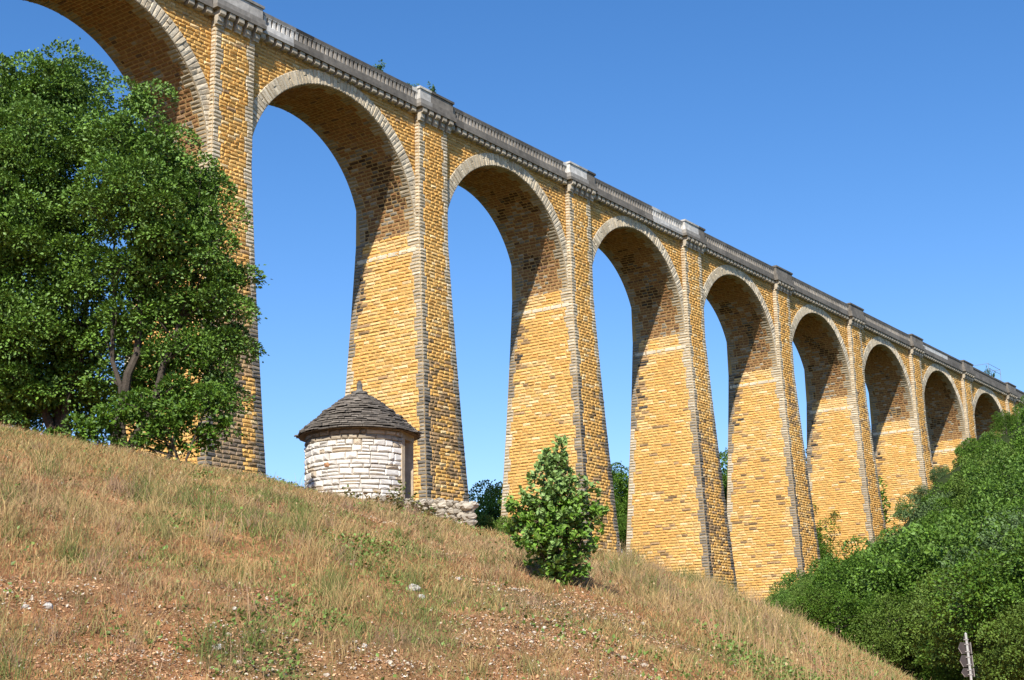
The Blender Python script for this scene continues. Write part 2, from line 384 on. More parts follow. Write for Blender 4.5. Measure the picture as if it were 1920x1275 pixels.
def span(n):
    """arch and spandrel wall between pier n and n+1"""
    r = np.random.default_rng(300+n); x0 = n*S+PW; x1 = (n+1)*S; xc = (x0+x1)/2; Y0, Y1 = PS, DEP-PS
    w = MB(); K = 72; a = np.linspace(0, PI, K+1); ax = xc-RAD*np.cos(a); az_ = ZS+RAD*np.sin(a)
    V = np.concatenate([np.stack([ax, 0*ax+Y0, az_], 1), np.stack([ax, 0*ax+Y0, 0*ax+ZTOP+.25], 1), np.stack([ax, 0*ax+Y1, az_], 1), np.stack([ax, 0*ax+Y1, 0*ax+ZTOP+.25], 1)])
    k = np.arange(K); m = K+1
    w.add(V, np.concatenate([np.stack([k, k+1, k+1+m, k+m], 1), np.stack([k+2*m, k+3*m, k+1+3*m, k+1+2*m], 1)]), cq=MORT)
    nz = int((ZTOP-ZS)/CH); C4 = []; 
    for c in range(nz):
        z1 = ZTOP-c*CH; z0 = z1-CH; zm = (z0+z1)/2; Re = RAD+RING*.93; dz = zm-ZS
        iv = [(x0, x1)] if dz >= Re else [(x0, xc-math.sqrt(Re*Re-dz*dz)), (xc+math.sqrt(Re*Re-dz*dz), x1)]
        for (u0, u1) in iv:
            if u1-u0 < .12: continue
            cuts = [u0]; x = u0+.2+.4*r.random()
            while x < u1-.2: cuts.append(x); x += .36+.36*r.random()
            cuts.append(u1)
            for p, q in zip(cuts[:-1], cuts[1:]): C4.append([(p, Y0, z0), (q, Y0, z0), (q, Y0, z1), (p, Y0, z1)])
    C4 = np.array(C4); zc = C4[:, :, 2].mean(1)
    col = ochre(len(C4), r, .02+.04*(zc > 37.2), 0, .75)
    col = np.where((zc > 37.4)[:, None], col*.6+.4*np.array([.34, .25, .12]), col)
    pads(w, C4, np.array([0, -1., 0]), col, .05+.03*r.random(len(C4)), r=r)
    wo_ = w.build('spandrel_wall', M_stone, viaduct)
    # soffit: barrel of stone courses
    s_ = MB(); V = np.concatenate([np.stack([ax, 0*ax+Y0, az_], 1), np.stack([ax, 0*ax+Y1, az_], 1)])
    s_.add(V, np.stack([k, k+m, k+1+m, k+1], 1), cq=MORT)
    nc = int(PI*RAD/.255); C4 = []; N = []; col = []; wid = Y1-Y0
    for c in range(nc):
        a0, a1 = c*PI/nc, (c+1)*PI/nc; am = (a0+a1)/2
        q0 = (.85 if (c//3) % 2 else .5); cuts = course_cuts(wid, q0, q0, r, .35, .7)
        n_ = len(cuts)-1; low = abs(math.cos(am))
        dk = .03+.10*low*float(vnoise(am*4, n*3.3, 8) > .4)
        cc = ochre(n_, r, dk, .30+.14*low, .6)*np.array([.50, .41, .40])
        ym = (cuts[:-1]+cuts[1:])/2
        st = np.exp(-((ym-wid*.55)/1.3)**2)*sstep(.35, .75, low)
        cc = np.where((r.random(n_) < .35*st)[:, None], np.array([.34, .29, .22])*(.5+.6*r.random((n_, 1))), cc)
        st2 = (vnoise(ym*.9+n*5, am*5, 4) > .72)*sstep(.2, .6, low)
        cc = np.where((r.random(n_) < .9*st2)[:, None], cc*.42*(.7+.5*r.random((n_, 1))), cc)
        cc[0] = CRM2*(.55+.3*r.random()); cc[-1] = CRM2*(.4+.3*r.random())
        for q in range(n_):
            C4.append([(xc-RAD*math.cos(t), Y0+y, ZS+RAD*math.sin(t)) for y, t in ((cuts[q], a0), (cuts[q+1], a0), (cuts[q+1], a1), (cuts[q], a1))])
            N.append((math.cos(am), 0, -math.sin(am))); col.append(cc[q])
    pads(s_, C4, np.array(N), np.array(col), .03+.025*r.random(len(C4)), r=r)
    s_.build('soffit', M_stone, wo_)
    # ring of voussoirs
    g_ = MB(); nv = 83; pj = .05; yf = Y0-pj; Ro = RAD+RING
    th = np.linspace(0, PI, 97); k2 = np.arange(96); mm = 97
    def cyl(R, y): return np.stack([xc-R*np.cos(th), 0*th+y, ZS+R*np.sin(th)], 1)
    g_.add(np.concatenate([cyl(RAD-.001, yf), cyl(Ro, yf), cyl(Ro, Y0+.01), cyl(RAD-.001, Y0+.01)]),
           np.concatenate([np.stack([k2+i_*mm, k2+1+i_*mm, k2+1+((i_+1) % 4)*mm, k2+((i_+1) % 4)*mm], 1) for i_ in range(4)]), cq=np.array(CRM2)*.8)
    C4 = []
    for v in range(nv):
        a0, a1 = v*PI/nv, (v+1)*PI/nv
        if v % 5 == 1: rr = [(RAD, RAD+RING*.55), (RAD+RING*.55, Ro)]
        else: rr = [(RAD, Ro)]
        for (ra, rb) in rr:
            C4.append([(xc-R*math.cos(t), yf, ZS+R*math.sin(t)) for R, t in ((ra, a0), (rb, a0), (rb, a1), (ra, a1))])
    pads(g_, C4, np.array([0, -1., 0]), cream(len(C4), r, .02)*1.06, .035+.03*r.random(len(C4)), inset=.14, gap=.008, r=r)
    g_.build('arch_ring', M_stone, wo_)
NP = range(0, 12)
for n in NP: pier(n)
for n in range(0, 11): span(n)

# ---------------------------------------------------------------- cornice, corbels, balustrade
GS = np.array([.20, .178, .148])
def slabcol(x, z, r=rng):
    v = vnoise(x*.9, z*2, 21); base = GS*(.55+.8*v)
    return base
ZC0, ZC1, ZB, ZR = 38.70, 39.27, 39.83, 40.07
YF = PS-.56            # front of the cornice over the spans
YCAP = -.55            # front of the cornice over the piers
def whiteness(x):
    """patches washed clean or repaired"""
    w = 0
    if 21.6 < x < 25.2: w = .9
    if 68.5 < x < 74.0: w = .85
    if 36.5 < x < 38.2: w = .8
    if 55 < x < 57.9: w = .9
    if 18 < x < 21.6: w = .45
    if 74.0 <= x < 76: w = .8
    return w
def segcol(x, r, k=1.0):
    w = whiteness(x); c = GS*(.62+.45*float(vnoise(x*.8, 1.3, 4))+.15*r.random())*k
    return c*(1-w)+w*np.array([.66, .63, .57])*(.8+.3*r.random())
nb_corb = nb_bal = 0
for n in range(0, 11):
    r = np.random.default_rng(500+n); x0 = n*S+PW+.42; x1 = (n+1)*S-.42
    c = MB(); x = x0
    while x < x1-.01:      # slabs laid end to end with open joints
        x2 = min(x+1.35, x1); cc = segcol((x+x2)/2, r)
        c.box(x+.006, x2-.006, YF, DEP-YF, ZC0, ZC0+.22, cc*.93*(1 if whiteness(x) < .1 else .62))
        c.box(x+.006, x2-.006, YF+.05, DEP-YF-.05, ZC0+.223, ZC1, cc); x = x2
    co = c.build('cornice', M_slab, viaduct)
    rest = MB(); m = 22; pitch = (S-PW-.5)/m
    shape = [(YF+.09, .0), (YF+.09, -.15), (YF+.09, -.30), (YF+.16, -.37), (PS+.02, -.37), (PS+.02, 0)]
    for q in range(m):
        xc = n*S+PW+.25+pitch*(q+.5); hw = .205
        t = MB() if nb_corb < 100 and n >= 1 else rest
        V = [(xc-hw, y, ZC0+z-.002) for y, z in shape]+[(xc+hw, y, ZC0+z-.002) for y, z in shape]
        kk = len(shape); b = t.n
        col = (GS*.6+CRM*.55)*(.8+.35*r.random())
        t.add(V, [(i_, (i_+1) % kk, (i_+1) % kk+kk, i_+kk) for i_ in range(kk)]+[(0, 5, 4, 1), (4, 3, 2, 1), (6, 7, 10, 11), (7, 8, 9, 10)], cq=col)
        if t is not rest:
            t.build('corbel', M_slab, co); nb_corb += 1
    if rest.n: tag(rest.build('corbel', M_slab, co), kind='stuff')
    # parapet
    xa, xb = n*S+PW+.12, (n+1)*S-.12
    cp = MB(); x = xa
    while x < xb-.01:
        x2 = min(x+1.6, xb); cp.box(x+.004, x2-.004, YF+.04, YF+.44, ZB, ZR, segcol((x+x2)/2, r, .62)*(1 if whiteness(x) < .1 else .35)); x = x2
    if n < 7:
        bo = cp.build('balustrade', M_slab, viaduct); tag(bo); rest = MB(); m = 39; pitch = (xb-xa)/m
        for q in range(m):
            xc = xa+pitch*(q+.5); t = MB() if (nb_bal < 100 and n >= 1) else rest
            col = segcol(xc, r, 1.75); hw = pitch*.29; yb = YF+.09
            prof = [(0, 1.1), (.07, .98), (.4, .95), (.7, .95), (.82, 1.08), (.93, 1.35), (1.0, 1.42)]
            V = []; H = ZB-ZC1
            for (tz, s_) in prof:
                w_ = hw*s_
                V += [(xc-w_, yb+.11-w_, ZC1+tz*H), (xc+w_, yb+.11-w_, ZC1+tz*H), (xc+w_, yb+.11+w_, ZC1+tz*H), (xc-w_, yb+.11+w_, ZC1+tz*H)]
            t.add(V, [(k*4+p, k*4+(p+1) % 4, k*4+4+(p+1) % 4, k*4+4+p) for k in range(len(prof)-1) for p in range(4)], cq=col)
            if t is not rest: t.build('baluster', M_slab, bo); nb_bal += 1
        if rest.n: tag(rest.build('baluster', M_slab, bo), kind='stuff')
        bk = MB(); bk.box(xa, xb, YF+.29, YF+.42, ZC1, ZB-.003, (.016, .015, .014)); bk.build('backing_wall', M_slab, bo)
    else:
        wl = MB(); xm = xa+9.6 if n == 7 else xa+.5
        cp.build('parapet_coping', M_slab, viaduct)
        wl.box(xa, xm-.003, YF+.10, YF+.36, ZC1, ZB-.003, (.62, .60, .55) if n == 7 else GS*.8); wl.box(xm+.003, xb, YF+.10, YF+.36, ZC1, ZB-.003, GS*.85)
        wl.build('parapet_wall', M_slab, viaduct)
    # back parapet, plain
for n in NP:
    r = np.random.default_rng(700+n); x0 = n*S-.42; x1 = n*S+PW+.42
    b = MB()
    k = 3; xs = np.linspace(x0, x1, k+1)
    for q in range(k):
        cc = segcol((xs[q]+xs[q+1])/2, r)
        b.box(xs[q]+(.004 if q else 0), xs[q+1]-(.004 if q < k-1 else 0), YCAP, DEP-YCAP, ZC0, ZC0+.24, GS*(.75+.25*r.random()))
        b.box(xs[q]+(.004 if q else .06), xs[q+1]-(.004 if q < k-1 else .06), YCAP+.05, DEP-YCAP-.05, ZC0+.243, ZC1+.02, (cc*.35+GS*.6))
        b.box(xs[q]+(.004 if q else .16), xs[q+1]-(.004 if q < k-1 else .16), YCAP+.20, YCAP+.80, ZC1+.023, ZR+.0, cc*1.05)
    bo = b.build('parapet_block', M_slab, viaduct)
    cb = MB()
    for q in range(k):
        cb.box(xs[q]+(.004 if q else .08), xs[q+1]-(.004 if q < k-1 else .08), YCAP+.12, YCAP+.88, ZR+.003, ZR+.16, segcol((xs[q]+xs[q+1])/2, r, .8)*(.75 if q else 1))
    cb.build('coping', M_slab, bo)
    # two-tier brackets under the block
    br = MB(); m = 5; pitch = (x1-x0-.3)/m
    shape = [(YCAP+.05, 0), (YCAP+.05, -.27), (YCAP+.13, -.36), (YCAP+.25, -.36), (YCAP+.25, -.66), (YCAP+.33, -.76), (YCAP+.34, -.86), (.02, -.86), (.02, 0)]
    for q in range(m):
        xc = x0+.15+pitch*(q+.5); hw = .215; kk = len(shape); col = (GS*.7+CRM*.5)*(.8+.35*r.random())
        V = [(xc-hw, y, ZC0+z-.002) for y, z in shape]+[(xc+hw, y, ZC0+z-.002) for y, z in shape]
        br.add(V, [(i_, (i_+1) % kk, (i_+1) % kk+kk, i_+kk) for i_ in range(kk)]+[(0, 8, 3, 1), (1, 3, 2, 2)][:1]+[(3, 8, 7, 4), (4, 7, 6, 5), (kk, kk+1, kk+3, kk+8), (kk+3, kk+4, kk+7, kk+8), (kk+4, kk+5, kk+6, kk+7)],
               [(1, 3, 2), (kk+1, kk+2, kk+3)], cq=col)
    # brackets turned to the sides
    for sx, xx in ((-1, n*S), (1, n*S+PW)):
        br.box(min(xx, xx+sx*.36), max(xx, xx+sx*.36), .02, .3, ZC0-.3, ZC0-.002, CRM2*.7)
    br.build('bracket', M_slab, bo)
dk = MB(); dk.box(-2, 11*S+PW, PS+.5, DEP-PS-.5, ZTOP+.3, ZC1+.1, GS*.6); dk.build('deck', M_slab, viaduct)
bp_ = MB(); bp_.box(-2, 11*S+PW, DEP-YF-.45, DEP-YF-.15, ZC1+.004, ZR, GS*.8); bp_.build('rear_parapet', M_slab, viaduct)
# embankment joining the far end
# ---------------------------------------------------------------- plants
LEAF = np.array([[0, 0, 0], [.28, .36, .05], [.62, .30, .06], [1, 0, -.06], [.62, -.30, .06], [.28, -.36, .05]])
def leaves(mb, P, D, Nn, size, col, r, round_=True):
    """leaf blades at P pointing along D with normal ~Nn (both (n,3)), size (n,)"""
    n = len(P)
    D = D/(np.linalg.norm(D, axis=1)[:, None]+1e-9); W = np.cross(D, Nn); W /= np.linalg.norm(W, axis=1)[:, None]+1e-9; U = np.cross(W, D)
    sh = LEAF if round_ else np.array([[0, 0, 0], [.45, .34, .07], [1, 0, -.08], [.45, -.34, .07]])
    V = P[:, None]+size[:, None, None]*(sh[None, :, :1]*D[:, None]+sh[None, :, 1:2]*W[:, None]+sh[None, :, 2:]*U[:, None])
    k = len(sh); b = np.arange(n)[:, None]*k
    if round_: Q = np.concatenate([b+np.array([[0, 1, 2, 3]]), b+np.array([[0, 3, 4, 5]])]); c = np.concatenate([col, col])
    else: Q = b+np.array([[0, 1, 2, 3]]); c = col
    mb.add(V.reshape(-1, 3), Q, cq=c)
def unit(r, n):
    v = r.normal(size=(n, 3)); return v/np.linalg.norm(v, axis=1)[:, None]
def crown_mesh(lumps, nclump, nleaf, size, pal, r, rc=.4, md=.6, inner=.62, sharp=.5, flat=.66, fill=.06, inside=.14):
    """leafy boughs (flattened puffs kept md apart) on the surface of the crown's lumps"""
    mb = MB(); L = np.array(lumps, float); w = (L[:, 3]*L[:, 4]+L[:, 4]*L[:, 5]+L[:, 3]*L[:, 5]); w /= w.sum()
    m = nclump*14; i_ = r.choice(len(L), m, p=w); u = unit(r, m); rad = inner+(1-inner)*r.random(m)**.35
    p = L[i_, :3]+u*L[i_, 3:]*rad[:, None]; keep = np.ones(m, bool)
    for q in range(len(L)):
        dd = (((p-L[q, :3])/L[q, 3:])**2).sum(1); keep &= ~((dd < .42) & (r.random(m) < .8))
    g3 = vnoise(p[:, 0]*1.1+p[:, 2]*.7, p[:, 1]*1.1-p[:, 2]*.9, 77); keep &= ~((g3 < .25) & (r.random(m) < sharp)); keep &= p[:, 2] > .15
    p = p[keep]; u = u[keep]; ok = []
    P0 = np.zeros((nclump, 3)); c_ = 0
    for q in range(len(p)):
        if c_ and (((P0[:c_]-p[q])*np.array([1, 1, 1.35]))**2).sum(1).min() < md*md: continue
        P0[c_] = p[q]; ok.append(q); c_ += 1
        if c_ >= nclump: break
    C = p[ok]; O = u[ok]; nc = len(C)
    tone = .82+.36*r.random(nc); rs = rc*(.65+.7*r.random(nc)); k = np.repeat(np.arange(nc), nleaf); n = len(k)
    v = unit(r, n); v[:, 2] = np.where((v[:, 2] < -.1) & (r.random(n) < .8), -v[:, 2], v[:, 2]); v0 = v.copy()
    v = v*(.55+.45*r.random(n)**.5)[:, None]*rs[k][:, None]; v[:, 2] *= flat; v[:, 2] -= .28*(v[:, 0]**2+v[:, 1]**2)/rc
    P = C[k]+v; stray = r.random(n) < fill; P[stray] += r.normal(size=(stray.sum(), 3))*rc*.25
    D = v0*.6+unit(r, n)*.55+O[k]*.3; D[:, 2] -= .15
    Nn = unit(r, n)*.38+np.array([-.05, -.02, .45])+v0*1.1
    pal = np.array(pal); col = pal[r.integers(0, len(pal), n)]*(tone[k]*(.8+.4*r.random(n)))[:, None]
    leaves(mb, P, D, Nn, size*(.65+.7*r.random(n)), col, r, False)
    ni = int(n*inside); i_ = r.choice(len(L), ni, p=w); P = L[i_, :3]+unit(r, ni)*L[i_, 3:]*(.78*r.random(ni)**.4)[:, None]; P = P[P[:, 2] > .5]; ni = len(P)
    leaves(mb, P, unit(r, ni), unit(r, ni), size*1.5*(.7+.6*r.random(ni)), pal[r.integers(0, len(pal), ni)]*(.8+.3*r.random((ni, 1))), r, False)
    return mb, C
BARK = (.075, .06, .045)
def trunk_mesh(stems, targets, r, r0=.16, c=BARK, thin=.018):
    """stems: polylines of the main limbs; targets: points reached by branches"""
    mb = MB(); pts_all = []
    for st, ra, rb in stems:
        st = np.array(st, float); t = np.linspace(0, 1, 12); s0 = np.linspace(0, 1, len(st))
        p = np.stack([np.interp(t, s0, st[:, q]) for q in range(3)], 1)
        p[1:-1] += r.normal(size=(10, 3))*.03*np.linalg.norm(st[-1]-st[0])/3
        mb.tube(p, np.linspace(ra, rb, 12), 8, c); pts_all.append((p, np.linspace(ra, rb, 12)))
    P = np.concatenate([a[0] for a in pts_all]); Rr = np.concatenate([a[1] for a in pts_all])
    for tg in targets:
        d = np.linalg.norm(P-tg, axis=1)+np.maximum(P[:, 2]-tg[2]+.2, 0)*2.5; i_ = int(np.argmin(d*(1+.25*r.random(len(d)))))
        a = P[i_]; t = np.linspace(0, 1, 7)[:, None]; L = np.linalg.norm(tg-a)
        mid = (a+tg)/2+np.array([0, 0, .12*L])+r.normal(size=3)*.08*L
        p = (1-t)**2*a+2*t*(1-t)*mid+t*t*tg
        mb.tube(p, np.linspace(min(Rr[i_]*.6, .02+L*.02), thin*.5, 7), 5, c)
    return mb
M_leaf = new_mat('oak_leaf', noise_amt=0, rough=.5, bump=0, translucent=.10, spec=.3)
M_leaf_far = new_mat('woodland_leaf', noise_amt=0, rough=.6, bump=0, translucent=.12, spec=.25)
M_bark = new_mat('bark', noise_scale=12, noise_amt=.4, bump=.6, bump_scale=30, bump_dist=.02)
PG = [(.105, .20, .022), (.14, .245, .03), (.08, .16, .02), (.16, .27, .06)]
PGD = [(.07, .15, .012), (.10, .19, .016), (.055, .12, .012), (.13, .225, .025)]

def local_of(px, py, d, base):
    """offset, in the tree's own frame, of a point seen at px,py if it stood at distance d from the camera"""
    az, te = ray_px(px, py); X, Y = wxy(d*math.cos(az), d*math.sin(az)); return np.array([X-base[0], Y-base[1], d*te-base[2]])

# the oaks at the left, about 33 m away
def left_oak(bx, d, outline, nclump, seed, label, stems_px, nleaf=520, size=.08, rc=.50, pal=PG, sharp=.95):
    r = np.random.default_rng(seed); base = at_px(bx, d); root = empty('oak_tree', base, label, 'tree', 'oaks on the ridge at the left')
    lumps = []
    for (px, py, rpx, dd) in outline:
        p = local_of(px, py, d+dd, base); rm = rpx/F_PX*(d+dd)
        lumps.append((*p, rm, rm, rm*.85))
    mb, C = crown_mesh(lumps, nclump, nleaf, size, pal, r, rc=rc, md=rc*1.4, inner=.7, sharp=sharp, inside=.34)
    mb.build('crown', M_leaf, root)
    st = [(np.array([local_of(x, y, d+o, base) for x, y, o in pts]), ra, rb) for pts, ra, rb in stems_px]
    for s in st: s[0][0][2] = min(s[0][0][2], -.1)
    trunk_mesh(st, C[r.choice(len(C), min(len(C), 24 if nclump < 195 else 110), replace=False)], r).build('trunk', M_bark, root)
    return root
left_oak(120, 34.5, [(110,175,78,0),(30,190,85,.5),(160,270,70,-.6),(60,300,110,-.8),(-40,300,110,0),(130,400,90,0),(20,440,110,-.8),(-60,480,110,0),(120,520,85,-.9),(40,600,105,-.6),(140,640,80,0),(-40,650,90,0),(70,720,80,0),(150,740,70,.5),(10,740,60,0)],
         700, 11, 'tallest broad oak at the left edge of the ridge, its trunk bare low down',
         [([(115,850,0),(118,740,0),(112,560,.2),(100,380,0),(105,220,0)], .21, .04), ([(117,760,0),(160,640,-.4),(170,480,0),(165,330,0)], .1, .03), ([(114,800,0),(60,680,0),(30,500,0),(20,330,0)], .12, .03), ([(40,830,.8),(55,720,.8),(20,600,.6),(-10,450,.5)], .09, .03)])
left_oak(300, 32.5, [(262,190,42,0),(222,245,42,0),(255,285,68,-.2),(300,300,60,.3),(330,345,65,0),(230,370,85,-.7),(375,350,55,.4),(290,420,85,-.6),(375,420,62,0),(350,480,80,-.4),(420,520,52,0),(270,510,80,0),(400,570,60,-.2),(320,580,75,.2),(420,640,48,0),(240,610,60,.3),(370,660,62,0),(300,680,60,.3),(410,720,45,0),(340,745,55,.2),(250,720,50,.8)],
         640, 12, 'rounded oak with sunlit grey-green crown in front of the nearest viaduct pier',
         [([(215,850,0),(232,770,0),(262,640,0),(275,480,0),(262,300,0)], .14, .03), ([(232,770,0),(320,650,-.2),(360,520,0),(365,420,0)], .1, .025), ([(240,730,0),(210,600,0),(215,450,0)], .07, .02), ([(300,850,.4),(345,770,.4),(390,690,.2),(420,600,0)], .06, .02)])
left_oak(330, 31.0, [(150,835,26,.5),(215,845,24,.3),(100,818,24,.8),(420,790,22,.1),(380,815,26,.2),(310,845,20,.1),(340,780,32,0),(300,800,36,.1),(250,770,40,.2),(400,750,34,0),(270,830,26,0),(200,790,34,.4),(160,800,26,.4),(340,835,16,.2)],
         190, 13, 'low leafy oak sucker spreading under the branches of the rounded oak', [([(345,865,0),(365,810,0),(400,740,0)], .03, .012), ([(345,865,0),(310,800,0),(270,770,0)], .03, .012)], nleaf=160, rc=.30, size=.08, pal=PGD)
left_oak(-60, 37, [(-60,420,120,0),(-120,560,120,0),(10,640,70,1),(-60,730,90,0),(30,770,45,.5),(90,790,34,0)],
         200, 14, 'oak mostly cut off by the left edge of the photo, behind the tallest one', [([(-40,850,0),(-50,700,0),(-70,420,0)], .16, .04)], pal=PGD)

# young oak on the slope
def young_oak():
    r = np.random.default_rng(21); d = 17.5; base = at_px(1060, d)
    az, te = ray_px(1060, 1095)
    # stand it where the bank reaches the seen height
    for dd in np.arange(12, 24, .1):
        b = at_px(1055, float(dd))
        if b[2]/dd >= ray_px(1055, 1098)[1]: d = float(dd); base = b; break
    root = empty('young_oak', base, 'young pointed broadleaf sapling, fresh green, standing alone on the slope right of the hut', 'tree')
    lumps = []
    for (px, py, rpx) in [(1043,835,14),(1038,862,24),(1010,868,16),(1060,880,30),(1030,900,34),(1078,920,28),(1020,930,32),(1050,945,44),(985,935,18),(1000,965,34),(1090,960,28),(1110,965,20),(1050,990,50),(1000,1005,36),(1090,1010,34),(1040,1040,44),(1015,1065,30),(1075,1065,32),(1050,1085,26),(965,985,16),(1118,962,12),(1000,890,12),(955,950,10),(1130,945,14),(1120,915,10),(975,915,10),(1125,990,8),(985,1080,14),(1100,1060,12)]:
        p = local_of(px, py, d+r.normal()*.08, base); rm = rpx/F_PX*d; lumps.append((*p, rm, rm, rm*.95))
    L = np.array(lumps); w = L[:, 3]**2; w /= w.sum(); ns = 540; i_ = r.choice(len(L), ns, p=w); C = L[i_, :3]+unit(r, ns)*(L[i_, 3]*(.25+.85*r.random(ns)**.5))[:, None]
    C = C[C[:, 2] > .06]; ns = len(C); ax = np.array([0, 0, C[:, 2].mean()]); mb = MB(); tw = MB()
    for q in range(ns):
        out = np.array([C[q, 0], C[q, 1], 0]); out = out/(np.linalg.norm(out)+.12); hgt = C[q, 2]/2.0
        D0 = out*(1.0-.55*hgt)+np.array([0, 0, .35+.8*max(hgt-.3, 0)])+r.normal(size=3)*.38; D0 /= np.linalg.norm(D0); Ls = .12+.16*r.random(); k = 17
        t = np.sort(1-.9*r.random(k)**1.3); P = C[q]-D0*Ls*(1-t)[:, None]+r.normal(size=(k, 3))*.012; side = unit(r, k); side -= (side@D0)[:, None]*D0
        D_ = side*.9+D0*(.35+.4*t)[:, None]; c = np.array([(.13,.25,.025),(.17,.30,.035),(.10,.21,.025),(.20,.32,.06)])[r.integers(0, 4, k)]*(.75+.5*r.random((k, 1)))
        if hgt > .5 or r.random() < .2: c = c*.5+np.array([.28, .40, .15])*.5
        leaves(mb, P, D_, unit(r, k)*.45+D0*.5+np.array([-.3, -.15, .5]), .042+.034*r.random(k), c, r, True)
        tw.tube([C[q]-D0*Ls, C[q]], [.003, .002], 3, (.16, .12, .07))
    tw.build('twigs', M_bark, root)
    # upright shoots at the outline
    mb.build('crown', M_leaf, root)
    st = [(np.array([local_of(1055,1100,d,base)-np.array([0,0,.1]), local_of(1050,1000,d,base), local_of(1042,820,d,base)]), .025, .006)]
    for q in ((985,930),(1118,960),(970,990),(1085,900),(1010,865)): st.append((np.array([local_of(1054,1080,d,base), local_of((1054+q[0])/2, (1090+q[1])/2, d, base), local_of(q[0], q[1], d, base)]), .014, .004))
    trunk_mesh(st, C[r.choice(len(C), 60, replace=False)], r, thin=.006).build('trunk', M_bark, root)
young_oak()

# woodland trees
def far_tree_proto(k, name='woodland_tree'):
    r = np.random.default_rng(40+k); H = 7.2
    lumps = [(0, 0, H*.62, 2.3, 2.3, 2.2)]
    for q in range(9):
        a = r.random()*2*PI; rad = 1.2+1.3*r.random(); z = H*(.35+.5*r.random()); s = .9+.8*r.random()
        lumps.append((rad*math.cos(a), rad*math.sin(a), z, s, s, s*.85))
    lumps.append((r.normal()*.3, r.normal()*.3, H*.88, 1.1, 1.1, 1.0))
    pal = [PG, PGD, PGD, [(.11,.18,.025),(.14,.21,.035),(.09,.15,.02)], [(.11,.17,.06),(.13,.20,.07),(.09,.15,.05)]][k]
    mb, C = crown_mesh(lumps, 80, 330, .14, pal, r, rc=.82, md=1.38, inner=.78, sharp=.6, flat=.72, fill=.04, inside=.22)
    crown = mb.build('crown', M_leaf_far)
    tr = trunk_mesh([([(0, 0, -.4), (.1, 0, 2.5), (0, .1, H*.8)], .17, .05)], C[r.choice(len(C), min(22, len(C)), replace=False)], r).build('trunk', M_bark)
    return crown, tr
PROTO = [far_tree_proto(k) for k in range(5)]
used_proto = [False]*5
def put_tree(k, X, Y, z, s, rz, label, group, name='woodland_tree', sz=1.0, cat='tree'):
    root = empty(name, (X, Y, z), label, cat, group); root.rotation_euler = (0, 0, rz); root.scale = (s, s, s*sz)
    for o in PROTO[k]:
        c = o if not used_proto[k] else o.copy()
        if used_proto[k]: COL.objects.link(c)
        c.parent = root
    used_proto[k] = True
    return root
r = np.random.default_rng(5)
placed = []; LABW = {2: 'dark green tree in the dense wood covering the hillside right of the viaduct', 0: 'mid-green round tree in the dense wood covering the hillside right of the viaduct', 1: 'dark green tree in the dense wood covering the hillside right of the viaduct', 3: 'yellow-green tree in the dense wood covering the hillside right of the viaduct',
        4: 'pale green tree in the dense wood covering the hillside right of the viaduct'}
nx_, ny_ = [c_[0] for c_ in _cn], [c_[1] for c_ in _cn]
for t_ in range(12000):
    if len(placed) >= 260: break
    px = 1432+600*r.random(); d = 50+140*r.random()**1.2
    X, Y, z = at_px(px, d)
    if Y > -4.2 or any((X-a)**2+(Y-b)**2 < (3.9+.008*d)**2 for a, b in placed): continue
    wpx = (1.0 if px < 1600 else 1.9)*F_PX/d; ys = max(float(np.interp(q_, nx_, ny_)) for q_ in (px-wpx, px, px+wpx*.2))
    top = d*ray_px(px, ys)[1]; s_t = (top-z+.3)/7.7
    s_t *= 1-.42*r.random()
    if s_t < (.26 if px < 1560 else .36): continue
    sn = min(.75+.75*r.random(), s_t)
    if d > 95 and s_t > 1.9: continue          # hidden under taller ground nearer by
    placed.append((X, Y)); k = int(r.choice([0, 1, 3, 4] if d > 120 else [0, 1, 3], p=[.3, .4, .15, .15] if d > 120 else [.28, .62, .10]))
    far = px > 1820 and d > 120
    put_tree(k, X, Y, z-.3, sn, r.random()*6.28, 'tree on the top of the wooded hill close under the far end of the viaduct' if far else LABW[k],
             'trees under the far end of the viaduct' if far else 'trees of the hillside wood')
print('wood', len(placed))
# wood glimpsed between the piers
for px, py, d, s, k in [(915,905,112,.9,0),(935,900,118,1.0,3),(900,955,108,.7,1),(1150,880,158,1.0,1),(1168,862,155,1.2,1),(1160,920,152,1.0,1),(1165,965,150,1.0,1),(1148,985,149,.9,0),(1168,1005,148,1,1),(1152,940,154,1,1),(1140,1000,147,1,1),(1360,915,158,1,1),(1350,950,154,1,0),(1368,930,160,1,1),(945,935,116,1,1),(890,960,110,1,1),(925,965,108,1,3),(1360,960,156,1,1),(1372,985,152,.9,1),(1520,930,160,1,1),(1512,985,156,1,1),(1140,930,150,1.0,1),(1355,835,165,1.2,1),(1350,880,160,1.1,1),(1365,870,162,1.0,0),(1508,795,175,1.2,1),(1500,840,170,1.1,1),(1515,850,170,1.1,0),(1550,860,175,1.1,1)]:
    az, te = ray_px(px, py); X, Y = wxy(d*math.cos(az), d*math.sin(az)); top = d*te; zz = hz(X, Y)
    sc_ = max(.6, min(2.3, (top-zz)/7.6)); 
    put_tree(k, X, Y, zz-.3, sc_, r.random()*6, 'tree glimpsed behind the viaduct between two piers', 'trees behind the viaduct')
